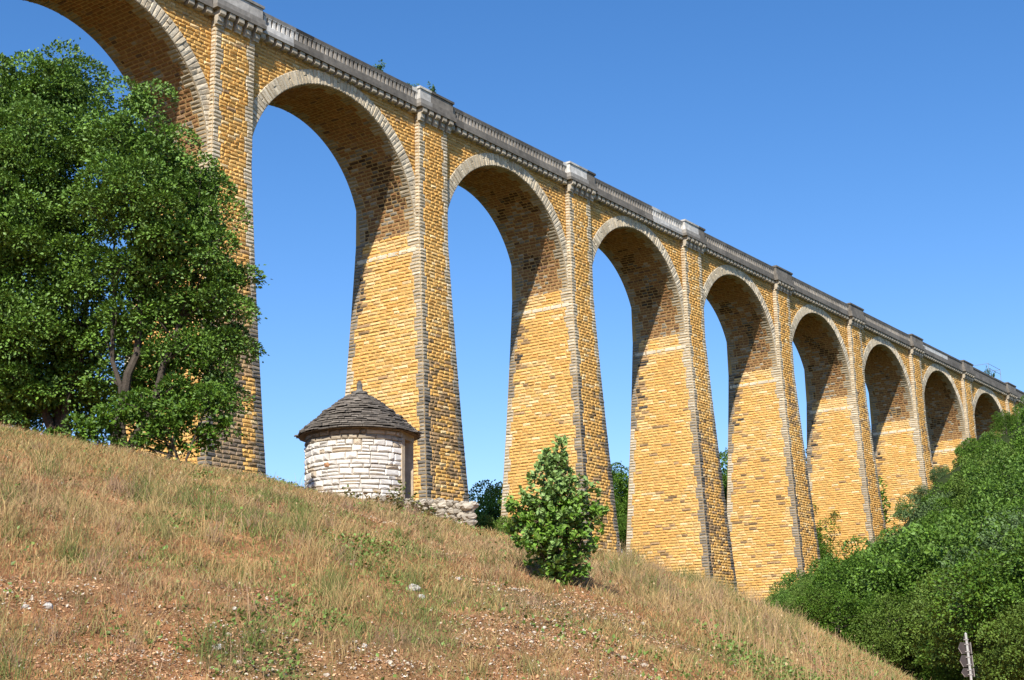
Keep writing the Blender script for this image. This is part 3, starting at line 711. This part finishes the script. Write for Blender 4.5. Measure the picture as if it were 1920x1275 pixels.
# roadside shrubs lower right
for px, d, s, k in [(1452,56,.7,0),(1478,60,.9,1),(1512,62,1.0,0),(1545,60,.9,1),(1535,68,1.1,0),(1575,64,1.1,1),(1610,66,1.2,0),(1465,52,.40,0),(1505,54,.62,3),(1560,50,.38,1),(1592,54,.85,1),(1650,49,.42,3),(1702,53,.80,0),(1748,48,.34,1),(1770,53,.62,3),(1852,45,.62,3),(1893,41,.42,3),(1925,43,.72,1),(1838,53,1.0,0),(1884,52,.75,1),(1955,42,.7,0),(1622,58,1.05,0)]:
    X, Y, z = at_px(px, d); wpx = 1.3*s*F_PX/d; ys = max(float(np.interp(q_, nx_, ny_)) for q_ in (px-wpx*.6, px, px+wpx*.3)) if px < 1800 else 700
    s = min(s, (d*ray_px(px, ys)[1]-z+.3)/7.9*(.8+.2*r.random()))
    if s < .15: continue
    put_tree(k, X, Y, max(z, -1.6)-.2, s, r.random()*6, 'leafy shrub at the foot of the wood beside the road', 'shrubs at the foot of the wood', name='shrub', cat='shrub')
X, Y, z = at_px(1935, 46); put_tree(4, X, Y, z-.2, .85, 2.0, 'pale grey-green tree at the right edge of the photo, lighter than the wood behind', None)
for k, o in enumerate(PROTO):
    if not used_proto[k]:
        for q in o: bpy.data.objects.remove(q)

# ---------------------------------------------------------------- the round stone hut
HD = 41.0
hb = at_px(672, HD); az_h = ray_px(668, 900)[0]
zeave = HD*ray_px(672, 822)[1]; hx, hy = hb[0], hb[1]
hz0 = zeave-2.05
hut = empty('stone_hut', (hx, hy, hz0), 'small round white drystone hut with a dark conical stone-slab roof on the ridge', 'hut')
ppm = F_PX/(HD*math.cos(PITCH))/1.0
RW = 102/ppm*1.0; RE = 118/ppm
def toward(): return math.atan2(CY-hy, CX-hx)          # direction from the hut to the camera
TC = toward()
r = np.random.default_rng(31)
wall = MB(); k = 64; HW = 2.12
th = np.linspace(0, 2*PI, k+1)[:-1]
# doorway on the right-hand side (seen edge-on)
door0, door1 = TC+math.radians(53), TC+math.radians(84)
def inside_door(a): 
    a = (a-TC) % (2*PI); return math.radians(60) < a < math.radians(84)
vv = []; 
tt = np.linspace(door1, door0+2*PI, 60)
Vw = np.concatenate([np.stack([(RW-.03)*np.cos(tt), (RW-.03)*np.sin(tt), 0*tt-.4], 1), np.stack([(RW-.03)*np.cos(tt), (RW-.03)*np.sin(tt), 0*tt+HW], 1),
                     np.stack([(RW-.45)*np.cos(tt), (RW-.45)*np.sin(tt), 0*tt-.4], 1), np.stack([(RW-.45)*np.cos(tt), (RW-.45)*np.sin(tt), 0*tt+HW], 1)])
kk = np.arange(59); m = 60
wall.add(Vw, np.concatenate([np.stack([kk, kk+1, kk+1+m, kk+m], 1), np.stack([kk+2*m, kk+3*m, kk+1+3*m, kk+1+2*m], 1), [[0, m, 3*m, 2*m], [59, 59+2*m, 59+3*m, 59+m]]]), cq=(.46, .37, .26))
WH = np.array([.80, .755, .68])
def wallstone(a0, a1, z0, z1, col, b=.045):
    am = (a0+a1)/2; C = [((RW-.005)*math.cos(t), (RW-.005)*math.sin(t), z) for t, z in ((a0, z0), (a1, z0), (a1, z1), (a0, z1))]
    C = np.array(C); C[:, 2] += r.normal(size=4)*.007
    # split long stones so that they follow the curve
    pads(wall, [C], np.array([math.cos(am), math.sin(am), 0]), col, b, inset=.14, gap=.008, rough=.35, r=r)
z = -.35; row = 0
while z < HW:
    h = .10+.12*r.random() if z < HW-.3 else .15
    h = min(h, HW-z) if HW-z-h > .05 else HW-z
    a = door1+.0; end = door0+2*PI
    while a < end-.01:
        L = (.18+.42*r.random()**1.3)/RW; a2 = a+L
        if end-a2 < .1/RW*1.5: a2 = end
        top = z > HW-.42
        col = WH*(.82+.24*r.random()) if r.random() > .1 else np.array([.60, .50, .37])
        if top: col = np.array([.50, .42, .31])*(.6+.6*r.random())  # top courses tan-grey, with the shade of the eave put into their colour
        if r.random() < .28 and h > .15 and not top:
            zm = z+h*(.4+.2*r.random()); wallstone(a, a2, z, zm, col, .04); wallstone(a, a2, zm, z+h, WH*(.8+.25*r.random()), .04)
        else: wallstone(a, a2, z, z+h, col, .035+.025*r.random())
        a = a2
    z += h
am = TC-.62; wallstone(am-.06, am+.07, 1.0, 1.16, np.array([.42, .22, .11]), .075)
wall.build('wall', M_white, hut)
dr = MB()      # jambs and lintel
for a in (door0, door1):
    ca, sa = math.cos(a), math.sin(a); C = []
    for rr_ in (RW-.42, RW+.05):
        for t in (-.07, .07): C.append((rr_*ca-t*sa, rr_*sa+t*ca))
    V = [(x, y, zz) for zz in (-.3, HW-.22) for x, y in (C[0], C[1], C[3], C[2])]
    dr.add(V, [(0, 1, 5, 4), (1, 2, 6, 5), (2, 3, 7, 6), (3, 0, 4, 7), (4, 5, 6, 7)], cq=(.50, .40, .27))
am = (door0+door1)/2; V = []
for zz in (HW-.215, HW-.003):
    for a, rr_ in ((door0-.1, RW-.42), (door1+.1, RW-.42), (door1+.1, RW+.07), (door0-.1, RW+.07)): V.append((rr_*math.cos(a), rr_*math.sin(a), zz))
dr.add(V, [(0, 1, 5, 4), (1, 2, 6, 5), (2, 3, 7, 6), (3, 0, 4, 7), (4, 5, 6, 7), (0, 3, 2, 1)], cq=(.48, .39, .26))
dr.build('door_frame', M_slab, hut)
# roof of overlapping slabs
roof = MB(); RZ = HW-.02
prof = np.array([(RE, 0), (RE*.80, .33), (RE*.54, .72), (RE*.30, 1.04), (RE*.13, 1.22)])
nr = 19; ts = np.linspace(0, 1, nr+1)
pr = np.interp(ts, np.linspace(0, 1, 5), prof[:, 0]); pz = np.interp(ts, np.linspace(0, 1, 5), prof[:, 1])
ths = np.linspace(0, 2*PI, 49)
Vr = np.concatenate([np.stack([(a_-.05)*np.cos(ths), (a_-.05)*np.sin(ths), 0*ths+RZ+b_-.0], 1) for a_, b_ in zip(pr, pz)])
qq = np.array([(i_*49+j_, i_*49+j_+1, (i_+1)*49+j_+1, (i_+1)*49+j_) for i_ in range(nr) for j_ in range(48)])
roof.add(Vr, qq, cq=(.06, .055, .05))  # dark core seen in the gaps; shade beneath the courses is in its colour
roof.add(np.concatenate([np.stack([(RE-.06)*np.cos(ths), (RE-.06)*np.sin(ths), 0*ths+RZ-.01], 1), [[0, 0, RZ+.1]]]), None, [(j_, 49, j_+1) for j_ in range(48)], ct=(.2, .16, .12), cq=(.2, .16, .12))
for i_ in range(nr):
    ra, rb = pr[i_]+.045, pr[i_]-.16 if pr[i_] > .3 else .02; za, zb_ = RZ+pz[i_], RZ+pz[i_]+.035
    a = r.random(); end = a+2*PI
    while a < end-.02:
        a2 = min(a+(.16+.28*r.random())/max(ra, .25), end); dro = r.normal()*.022; dz = r.normal()*.008; t = .028+.018*r.random()
        V = []
        ns = max(1, int((a2-a)/.12)); aa = np.linspace(a+.004, a2-.004, ns+1); jit = r.normal(size=ns+1)*.014
        for w_, a_ in enumerate(aa):
            ro = ra+dro+jit[w_]
            for rr_, zz in ((ro, za+dz), (ro, za+dz+t), (rb, zb_+dz+t), (rb, zb_+dz)):
                V.append((rr_*math.cos(a_), rr_*math.sin(a_), zz))
        Qs = [(s_*4+p, s_*4+(p+1) % 4, s_*4+4+(p+1) % 4, s_*4+4+p) for s_ in range(ns) for p in range(4)]+[(0, 3, 2, 1), (ns*4, ns*4+1, ns*4+2, ns*4+3)]
        g0 = .10+.11*r.random(); roof.add(V, Qs, cq=np.array([1.14, 1.0, .84])*g0*(1.25 if r.random() < .15 else 1)); a = a2
ro_ = roof.build('roof', M_lauze, hut)
fin = MB()
def lathe(mb, prof, k=14, c=(.2, .19, .17), jit=0):
    V = []
    for (rr_, zz) in prof:
        for q in range(k): 
            j_ = 1+jit*r.normal(); V.append((rr_*j_*math.cos(2*PI*q/k), rr_*j_*math.sin(2*PI*q/k), zz))
    mb.add(V, [(i_*k+q, i_*k+(q+1) % k, (i_+1)*k+(q+1) % k, (i_+1)*k+q) for i_ in range(len(prof)-1) for q in range(k)], cq=c)
zt = RZ+1.2
lathe(fin, [(.0, zt-.1), (.17, zt-.05), (.18, zt+.04), (.25, zt+.06), (.25, zt+.12), (.13, zt+.14), (.09, zt+.2), (.085, zt+.22), (.09, zt+.36), (.06, zt+.4), (.06, zt+.45), (0, zt+.48)], c=(.17, .16, .14), jit=.06)
fin.build('finial', M_lauze, ro_)
fl = MB(); fl.add([(RW*math.cos(t), RW*math.sin(t), .0) for t in th]+[(0, 0, 0)], None, [(q, (q+1) % 64, 64) for q in range(64)], cq=(.25, .2, .15)); fl.build('floor', M_slab, hut)

# ---------------------------------------------------------------- rocks
def rock(mb, c, s, r, col, flat=.7):
    v = unit(r, 1)[0]
    th_ = np.array([(math.cos(a)*math.cos(b), math.sin(a)*math.cos(b), math.sin(b)) for b in (-1.2, -.55, .1, .7, 1.25) for a in np.arange(7)*2*PI/7+b])
    n1, n2, n3 = unit(r, 3)
    f = np.ones(len(th_))
    for q in unit(r, 6):
        dd = th_@q; f = np.minimum(f, np.where(dd > .0, .74/np.maximum(dd, .3), 9))
    V = th_*f[:, None]*np.array([s, s*(.6+.5*r.random()), s*flat])*(1+.06*r.normal(size=(len(th_), 1)))
    an = r.random()*6.28; ca, sa = math.cos(an), math.sin(an); V = V@np.array([[ca, sa, 0], [-sa, ca, 0], [0, 0, 1]])
    V = np.concatenate([V, [[0, 0, -s*flat*.8], [0, 0, s*flat*.85]]])+np.asarray(c)
    Q = [(i_*7+q, i_*7+(q+1) % 7, (i_+1)*7+(q+1) % 7, (i_+1)*7+q) for i_ in range(4) for q in range(7)]
    T = [(35, (q+1) % 7, q) for q in range(7)]+[(36, 28+q, 28+(q+1) % 7) for q in range(7)]
    mb.add(V, Q, T, cq=col)
# low drystone wall beside the hut
lw = MB(); r = np.random.default_rng(61)
p0, p1 = at_px(700, 39.2), at_px(893, 37.5)
L = math.hypot(p1[0]-p0[0], p1[1]-p0[1]); 
def wall_top(t): 
    y = np.interp(t, [0, .15, .4, .6, 1], [932, 927, 940, 936, 942]); x = 700+193*t; dd = 39.2-1.7*t; return dd*ray_px(x, float(y))[1]
t = 0
while t < 1:
    s = .08+.10*r.random(); X = p0[0]+(p1[0]-p0[0])*t; Y = p0[1]+(p1[1]-p0[1])*t; top = wall_top(t); g0 = hz(X, Y)-.1
    z = top-s*.5
    while z > g0-.1:
        rock(lw, (X+r.normal()*.03, Y+r.normal()*.03, z), s*(1+.25*r.random()), r, np.array([.42, .37, .29])*(.65+.55*r.random()), .62); z -= s*.85
        s = .08+.10*r.random()
    t += .15/L*(.7+.6*r.random())
lo = lw.build('drystone_wall', M_white); tag(lo, 'low crumbling drystone wall of rough grey stones running right from the hut', 'wall')

# named rocks
def slope_hit(px, py):
    """ground point seen at px, py on the bank"""
    az, te = ray_px(px, py); d = 8.0
    while d < 60:
        X, Y = wxy(d*math.cos(az), d*math.sin(az)); z = hz(X, Y)
        if z/d >= te: return X, Y, z, d
        d += .03
    return X, Y, z, d
M_rock = new_mat('rock', noise_scale=14, noise_amt=.3, bump=.7, bump_scale=35, bump_dist=.02)
r = np.random.default_rng(71)
for px, py, w, lab in [(90,1138,22,'largest white rock on the slope, near the lower left corner'), (440,1142,10,'small bright white stone on bare red soil below the hut'), (683,1212,14,'flat pale stone lying in the red scree, low on the slope'), (776,1105,26,'broad pale stone in grass midway up the slope right of the hut'),
                       (47,1140,14,'small pale stone left of the largest white rock'), (410,1215,18,'flat pale slab in red soil near the bottom of the slope'), (790,1120,16,'squat pale stone just below the broad one on the slope'), (1145,1055,14,'pale stone at the foot of the young oak, right of it'), (860,1085,10,'small chalky stone in dry grass above the scree')]:
    X, Y, z, d = slope_hit(px, py+2); m = MB(); s = w/F_PX*d*.55
    rock(m, (0, 0, s*.2), s, r, np.array([.60, .56, .49])*(.85+.25*r.random()), .65)
    o = m.build('rock', M_rock); o.location = (X, Y, z); tag(o, lab, 'rock', 'pale rocks on the slope')

# ---------------------------------------------------------------- ground cover of the bank
def sample_bank(n, r, dlo=8.5, dhi=34, alo=-.48, ahi=.42, p=1.0):
    d = np.sqrt(dlo**2+(dhi**2-dlo**2)*r.random(n)**p); a = alo+(ahi-alo)*r.random(n); X, Y = wxy(d*np.cos(a), d*np.sin(a)); return X, Y, height(X, Y), d, a
PATCH = {'g': [(380,930,1.1),(470,955,.9),(650,990,.7),(560,1165,.5),(620,1190,.5),(750,1040,.6),(240,1060,.5),(690,1110,.5),(820,1195,.6),(300,890,.7)],
         'b': [(60,1120,.7),(430,1240,1.0),(200,1250,.6),(700,1240,.7),(950,1205,1.1),(1010,1130,.8),(1180,1150,.8),(1280,1230,.9),(520,1130,.6),(345,1190,.4),(880,1250,.8),(1390,1262,.7),(1130,1240,.8)],
         'm': [(350,880,1.6),(260,1110,.8),(560,970,1.4),(700,985,1.2),(100,960,.8),(880,1050,1.0)]}
PATCH = {k_: [(*slope_hit(px_, py_)[:2], r_*1.15) for px_, py_, r_ in v_] for k_, v_ in PATCH.items()}
def patch(k_, X, Y):
    o = 0*X
    for x_, y_, r_ in PATCH[k_]: o = np.maximum(o, np.exp(-(((X-x_)**2+(Y-y_)**2)/(r_*r_))**1.2))
    return o
def zones(X, Y, d, a):
    """masks: bare soil, green, mauve, straw"""
    bare = fnoise(X*.33+4, Y*.33, 31); green = fnoise(X*.45, Y*.45+9, 41); mau = fnoise(X*.3-7, Y*.3, 51)
    px = np.tan(a)*F_PX+960
    low = np.exp(-((d-12.5)/3.2)**2); bare = bare*.55+.45*fnoise(X*1.3, Y*1.3, 33)
    bare = bare*.72+.17+.16*patch('b', X, Y)-.1*patch('g', X, Y)-.06; green = green*.75+.08+.3*patch('g', X, Y)*(.4+.6*fnoise(X*2, Y*2, 5)); mau = mau*.8+.1+.2*patch('m', X, Y)
    b = sstep(.532, .65, bare+.03*low*sstep(250, 500, px)-.04*sstep(600, 300, px)-.08*sstep(18, 22, d))
    return b, sstep(.5, .62, green), sstep(.48, .6, mau)
def blades(mb, X, Y, Z, h, w, col, r, lean=.35, segs=2, windx=(.25, .1)):
    n = len(X); a = r.random(n)*2*PI; ln = lean*(r.random(n)**.7)*h
    dx = np.cos(a)*ln+windx[0]*h*.3; dy = np.sin(a)*ln+windx[1]*h*.3
    b = r.random(n)*PI; wx = np.cos(b)*w/2; wy = np.sin(b)*w/2
    base = np.stack([X, Y, Z-.01], 1); V = []
    for t, ww in ((0, 1), (.55, .8), (1, .15)):
        c = base+np.stack([dx*t**1.8, dy*t**1.8, h*t*(1-.12*t*lean)], 1); o = np.stack([wx*ww, wy*ww, 0*wx], 1); V += [c-o, c+o]
    V = np.stack(V, 1).reshape(-1, 3); i_ = np.arange(n)[:, None]*6
    mb.add(V, np.concatenate([i_+np.array([[0, 1, 3, 2]]), i_+np.array([[2, 3, 5, 4]])]), cq=np.concatenate([col*.9, col]))
M_grass = new_mat('dry_grass', noise_amt=0, rough=.7, bump=0, translucent=.25, spec=.2)
r = np.random.default_rng(81)
STR = np.array([.64, .455, .20]); MAU = np.array([.50, .33, .20]); GRN = np.array([.22, .27, .075]); OLV = np.array([.36, .33, .12]); RUS = np.array([.56, .29, .12])
gm = MB()
X, Y, Z, d, a = sample_bank(520000, r, p=1.15); bare, green, mau = zones(X, Y, d, a)
keep = r.random(len(X)) < (1-.4*bare); X, Y, Z, d, a, bare, green, mau = [q[keep] for q in (X, Y, Z, d, a, bare, green, mau)]
n = len(X); u = r.random((n, 1))
col = np.where(u < .36, STR*.85, np.where(u < .72, OLV, RUS)); col = col*(1-mau[:, None]*.45)+MAU*mau[:, None]*.45
isg = (r.random(n) < .16+.6*green); col = np.where(isg[:, None], GRN*(.8+.5*r.random((n, 1))), col)*(.65+.6*r.random((n, 1)))
tuft = fnoise(X*1.9, Y*1.9, 61); h = (.03+.10*r.random(n)**1.5+.10*sstep(.5, .78, tuft)**1.5)*(1-.5*bare)*np.where(isg, .7, 1)
blades(gm, X, Y, Z, h, .0035+.003*r.random(n)+.00018*d, col, r, 1.0)
tag(gm.build('grass', M_grass), 'dry brown and straw-coloured grass over the slope', kind='stuff')
# matted dead grass and litter lying on the soil
fm = MB(); X, Y, Z, d, a = sample_bank(260000, r, p=1.2); n = len(X); bare, green, mau = zones(X, Y, d, a)
u = r.random((n, 1)); col = np.where(u < .3, np.array([.40, .30, .17]), np.where(u < .6, MAU*.9, np.where(u < .85, np.array([.30, .17, .09]), np.array([.16, .10, .06]))))*(.6+.8*r.random((n, 1)))
fh = .012+.035*r.random(n)
blades(fm, X, Y, Z, fh, .003+.0025*r.random(n)+.00018*d, col*1.25, r, 3.6)
tag(fm.build('litter', M_grass), 'matted dead grass and leaf litter on the slope', kind='stuff')
# tall straw stalks in tufts with seed heads
sm = MB(); X, Y, Z, d, a = sample_bank(60000, r, p=1.1); bare, green, mau = zones(X, Y, d, a)
tf = fnoise(X*1.1+20, Y*1.1, 91); right = np.exp(-((np.tan(a)*F_PX+960-1420)/160)**2)*(d > 15); left = sstep(700, 200, np.tan(a)*F_PX+960)
keep = (r.random(len(X)) < sstep(.5, .7, tf)*.32*(.2+.8*left)*sstep(21, 16, d)+.38*right+.01) & (bare < .6)
X, Y, Z, d, a = [q[keep] for q in (X, Y, Z, d, a)]; n = len(X)
h = (.2+.34*r.random(n)**1.3)*(1-.35*sstep(16, 24, d)); col = (STR*.9*(.8+.5*r.random((n, 1)))); b_ = r.random(n) < .25; col[b_] = MAU*1.2
blades(sm, X, Y, Z, h, .003+.00018*d, col, r, .5)
# fanning tufts of long grass
for px_lo, px_hi, dl, dh_, nt_, hm_ in ((-150, 640, 11.2, 18.5, 110, .48), (640, 1250, 12, 19, 40, .32), (1150, 1500, 17, 27, 90, .5), (-150, 900, 18, 23, 40, .3)):
    for q in range(nt_):
        az, _ = ray_px(px_lo+(px_hi-px_lo)*r.random(), 1000); dd = dl+(dh_-dl)*r.random(); k = int(30+60*r.random()); x, y = wxy(dd*math.cos(az), dd*math.sin(az)); sp = .05+.09*r.random()
        X_ = x+r.normal(size=k)*sp; Y_ = y+r.normal(size=k)*sp; gc = (STR, STR, OLV, MAU, GRN)[r.integers(0, 5)]
        blades(sm, X_, Y_, height(X_, Y_), hm_*(.35+.65*r.random(k))*(.6+.5*r.random()), .0028+.00016*np.full(k, dd), gc*.85*(.7+.5*r.random((k, 1))), r, .85)
# heads
hd = r.random(n) < .09*(d < 19)+.02; 
st = MB()
tag(sm.build('grass_stalks', M_grass), 'tall pale dry grass stalks standing in tufts on the slope', kind='stuff')
Xh, Yh, Zh = X[hd], Y[hd], Z[hd]; m = len(Xh); hh = h[hd]*1.1+.05; aa = r.random(m)*6.28; le = .12*r.random(m)
P = np.stack([Xh+np.cos(aa)*le+.02, Yh+np.sin(aa)*le, Zh+hh*.94], 1)
blades(st, Xh, Yh, Zh, hh, np.full(m, .0045), STR*np.ones((m, 1)), r, .0)
pts = P-np.array([0, 0, .0]); dv = np.stack([np.cos(aa)*.3+.1, np.sin(aa)*.3, 1+0*aa], 1)
for q in range(2):
    leaves(st, np.stack([Xh+.075*hh, Yh+.03*hh, Zh+hh*.93], 1), dv, unit(r, m), .022+.02*r.random(m), np.array([.56, .43, .23])*(.8+.4*r.random((m, 1))), r, False)
tag(st.build('grass_seed_heads', M_grass), 'pale seed heads of dry grass on the slope', kind='stuff')
# green herbs in patches
hm = MB(); X, Y, Z, d, a = sample_bank(170000, r, p=1.1); bare, green, mau = zones(X, Y, d, a); hn = fnoise(X*.9+3, Y*.9, 15)
keep = r.random(len(X)) < 1.0*sstep(.52, .66, hn)*(.4+.6*green)+.02; X, Y, Z, d = X[keep], Y[keep], Z[keep], d[keep]; n = len(X)
P = np.stack([X, Y, Z+.10*r.random(n)**1.5+.01], 1); D_ = unit(r, n); D_[:, 2] = abs(D_[:, 2])*.8+.2
leaves(hm, P, D_, unit(r, n)*.6+np.array([0, 0, .8]), .025+.035*r.random(n), np.array([.13, .20, .04])*(.7+.8*r.random((n, 1))), r, False)
tag(hm.build('herbs', M_leaf), 'low green herbs growing in patches on the slope', kind='stuff')
# small stones
ss = MB(); X, Y, Z, d, a = sample_bank(36000, r, dhi=27); bare, green, mau = zones(X, Y, d, a); keep = r.random(len(X)) < .30*bare**1.5+.006
for x, y, z in zip(X[keep], Y[keep], Z[keep]):
    s = .008+.030*r.random()**2.5; c = np.array([.52, .44, .34]) if r.random() < .35 else np.array([.42, .22, .115]) 
    rock(ss, (x, y, z+s*.1), s, r, c*(.7+.5*r.random()), .6)
cm = MB(); X, Y, Z, d, a = sample_bank(420000, r, dhi=22, p=1.1); bare, green, mau = zones(X, Y, d, a); keep = r.random(len(X)) < .06+.94*bare; X, Y, Z = X[keep], Y[keep], Z[keep]; n = len(X)
C_ = np.where(r.random((n, 1)) < .25, np.array([.66, .57, .44]), np.where(r.random((n, 1)) < .7, np.array([.60, .36, .19]), np.array([.30, .17, .09])))*(.7+.6*r.random((n, 1)))
D_ = unit(r, n); D_[:, 2] *= .5; leaves(ss, np.stack([X, Y, Z+.006], 1), D_, unit(r, n)*.7+np.array([0, 0, .8]), .010+.03*r.random(n)**2, C_, r, False)
tag(ss.build('gravel', M_rock), 'small red and white stones on bare soil of the slope', kind='stuff')
# fallen litter clods of soil
# weeds round the hut
def weed(px, d, hgt, n, seed, label, spread=.25, pal=((.12,.17,.04),(.18,.2,.06),(.25,.2,.07))):
    r = np.random.default_rng(seed); b = at_px(px, d); root = empty('weed', b, label, 'plant', 'weeds at the foot of the hut')
    st = MB(); lf = MB()
    for q in range(n):
        a = r.random()*6.28; L = hgt*(.5+.5*r.random()); e = np.array([math.cos(a)*spread*r.random(), math.sin(a)*spread*r.random(), L])
        p = np.linspace(0, 1, 6)[:, None]*e; p[:, :2] *= np.linspace(0, 1, 6)[:, None]**.5; p[0, 2] = -.05; p[:, 2] += np.linspace(0, .28, 6)
        st.tube(p, np.linspace(.008, .003, 6), 4, (.2, .16, .07))
        k = 16; t = .2+.8*r.random(k); P = np.stack([np.interp(t, np.linspace(0, 1, 6), p[:, c]) for c in range(3)], 1)
        D_ = unit(r, k); D_[:, 2] = D_[:, 2]*.4+.3; c = np.array(pal)[r.integers(0, len(pal), k)]*(.8+.5*r.random((k, 1)))
        leaves(lf, P, D_, unit(r, k)*.5+np.array([0, 0, .8]), .06+.06*r.random(k), c, r, True)
    st.build('stem', M_bark, root); lf.build('leaves', M_leaf, root)
weed(752, 38.5, 1.15, 9, 1, 'tall leafy climbing weed at the hut door', .35)
weed(768, 38.2, .75, 8, 2, 'leafy weed just right of the hut door', .35)
weed(738, 38.3, .7, 8, 3, 'weed below the right part of the white hut wall', .35)
weed(790, 38, .5, 9, 4, 'low weed on the end of the crumbling wall near the hut', .4)
weed(720, 38.3, .45, 8, 5, 'reddish low weed on the wall in front of the hut', .4, ((.14,.17,.05),(.35,.16,.05),(.2,.18,.06)))
weed(695, 38.5, .5, 8, 6, 'low yellowing weed in front of the middle of the hut', .4, ((.2,.2,.06),(.3,.2,.07)))
weed(660, 38.8, .45, 8, 7, 'low weed in front of the left half of the hut', .4, ((.2,.2,.06),(.14,.17,.05)))
weed(812, 38, .5, 8, 8, 'low weed at the base of the pier behind the wall', .4)

# small self-sown plants on the parapet
def sprout(X, z, hgt, label, seed):
    r = np.random.default_rng(seed); root = empty('parapet_plant', (X, YF+.5, z), label, 'plant', 'plants on the parapet'); st = MB(); lf = MB()
    for q in range(9):
        e = np.array([r.normal()*.28, r.normal()*.2, hgt*(.5+.5*r.random())]); p = np.linspace(0, 1, 5)[:, None]*e; p[0, 2] = -.15
        st.tube(p, np.linspace(.012, .005, 5), 4, (.1, .08, .05)); k = 26; t = .25+.75*r.random(k); P = np.stack([np.interp(t, np.linspace(0, 1, 5), p[:, c]) for c in range(3)], 1)
        leaves(lf, P+r.normal(size=(k, 3))*.05, unit(r, k)+e*.3, unit(r, k), .10+.07*r.random(k), np.array([.07, .14, .04])*(.7+.7*r.random((k, 1))), r, False)
    st.build('stem', M_bark, root); lf.build('leaves', M_leaf, root)
sprout(33.2, ZR, 1.0, 'wispy green plant on the parapet left of the first whole cap block', 1)
sprout(38.9, ZR+.17, .85, 'green plant sprouting on top of the whitish parapet block', 2)
sprout(36.2, ZR, .35, 'tiny plant at the joint of rail and whitish parapet block', 3)
sprout(159.5, ZR-.2, 1.6, 'bushy plant on the parapet at the far end beside the metal frame', 4)
sprout(161.8, ZR-.2, 1.2, 'smaller plant on the parapet at the far end beside the metal frame', 5)
# green tuft in a pier joint
# metal frame at the far end
M_metal = new_mat('grey_metal', base=(.22, .22, .21), noise_amt=.1, bump=0, rough=.5, spec=.5)
mf = MB(); x0, x1 = 163.2, 168.5
for x in (x0, x1): mf.tube([(x, 1.2, ZC1), (x, 1.2, ZR+2.6)], .035, 5, (.2, .2, .2))
for zz in (ZR+2.55, ZR+1.9, ZR+.9): mf.tube([(x0, 1.2, zz), (x1, 1.2, zz)], .03, 5, (.2, .2, .2))
mf.tube([(x0, 1.2, ZR+2.55), (x0, 3.6, ZR+2.55)], .03, 5, (.2, .2, .2)); mf.tube([(x1, 1.2, ZR+2.55), (x1, 3.6, ZR+2.55)], .03, 5, (.2, .2, .2)); mf.tube([(x0, 3.6, ZR+2.55), (x1, 3.6, ZR+2.55)], .03, 5, (.2, .2, .2))
for x in (x0, x1): mf.tube([(x, 3.6, ZC1), (x, 3.6, ZR+2.6)], .03, 5, (.2, .2, .2))
tag(mf.build('guard_frame', M_metal), 'thin grey metal frame standing on the deck at the far end of the viaduct', 'railing')

# ---------------------------------------------------------------- road sign seen from behind
SD = 36.0; X, Y, z = at_px(1797, SD); az = ray_px(1806, 1200)[0]
topz = SD*ray_px(1803, 1188)[1]
sign = empty('road_sign', (X, Y, z), 'cluster of arrow-shaped direction signs seen from behind on a pale post, lower right', 'sign')
pole = MB(); pole.tube([(0, 0, -.3), (0, 0, topz-z)], .03, 10, (.5, .48, .42)); 
sign.rotation_euler = (0, math.radians(2.0), math.atan2(SRY, CRY)+math.radians(35))
pole.build('pole', new_mat('galvanised_post', base=(.46, .45, .41), noise_amt=.15, rough=.5, bump=0), sign)
M_plate = new_mat('sign_back', base=(.085, .07, .065), noise_amt=.2, rough=.6, bump=0)
M_edge = new_mat('sign_rim', base=(.42, .39, .35), noise_amt=.05, rough=.5, bump=0)
H = topz-z
for q, (zt_, hh_, wl_, wr_) in enumerate([(H-.06, .10, 0, .09), (H-.20, .27, .15, .20), (H-.50, .27, .15, .20), (H-.80, .20, .14, .20)]):
    p = MB(); x = .055    # plate in the plane facing away
    out = [(-wl_, zt_), (wr_, zt_), (wr_, zt_-hh_), (-wl_+.0, zt_-hh_), (-wl_-.10*(wl_ > 0), zt_-hh_/2)]
    V = [(x, y*-1, zz) for y, zz in out]+[(x+.02, y*-1, zz) for y, zz in out]
    p.add(V, [(i_, (i_+1) % 5, (i_+1) % 5+5, i_+5) for i_ in range(5)]+[(0, 1, 2, 3), (5, 8, 7, 6)], [(0, 3, 4), (5, 9, 8)], cq=(.1, .1, .1))
    po = p.build('sign_plate', M_plate, sign)
    e = MB(); e.box(x-.012, x+.03, -wr_-.008, -wr_-.0, zt_-hh_, zt_, (.6, .6, .6))
    if wl_: e.tube([(x+.0, wl_+.11, zt_-hh_/2), (x+.0, wl_+.005, zt_-hh_-.002)], .009, 4, (.6, .6, .6))
    e.build('rim', M_edge, po)
    for zz in ((zt_-.05, zt_-hh_+.05) if wl_ else (zt_-.08,)):
        c = MB(); c.box(-.034, .052, -.035, .035, zz-.010, zz+.010, (.5, .48, .42)); c.build('clamp', M_edge, po)
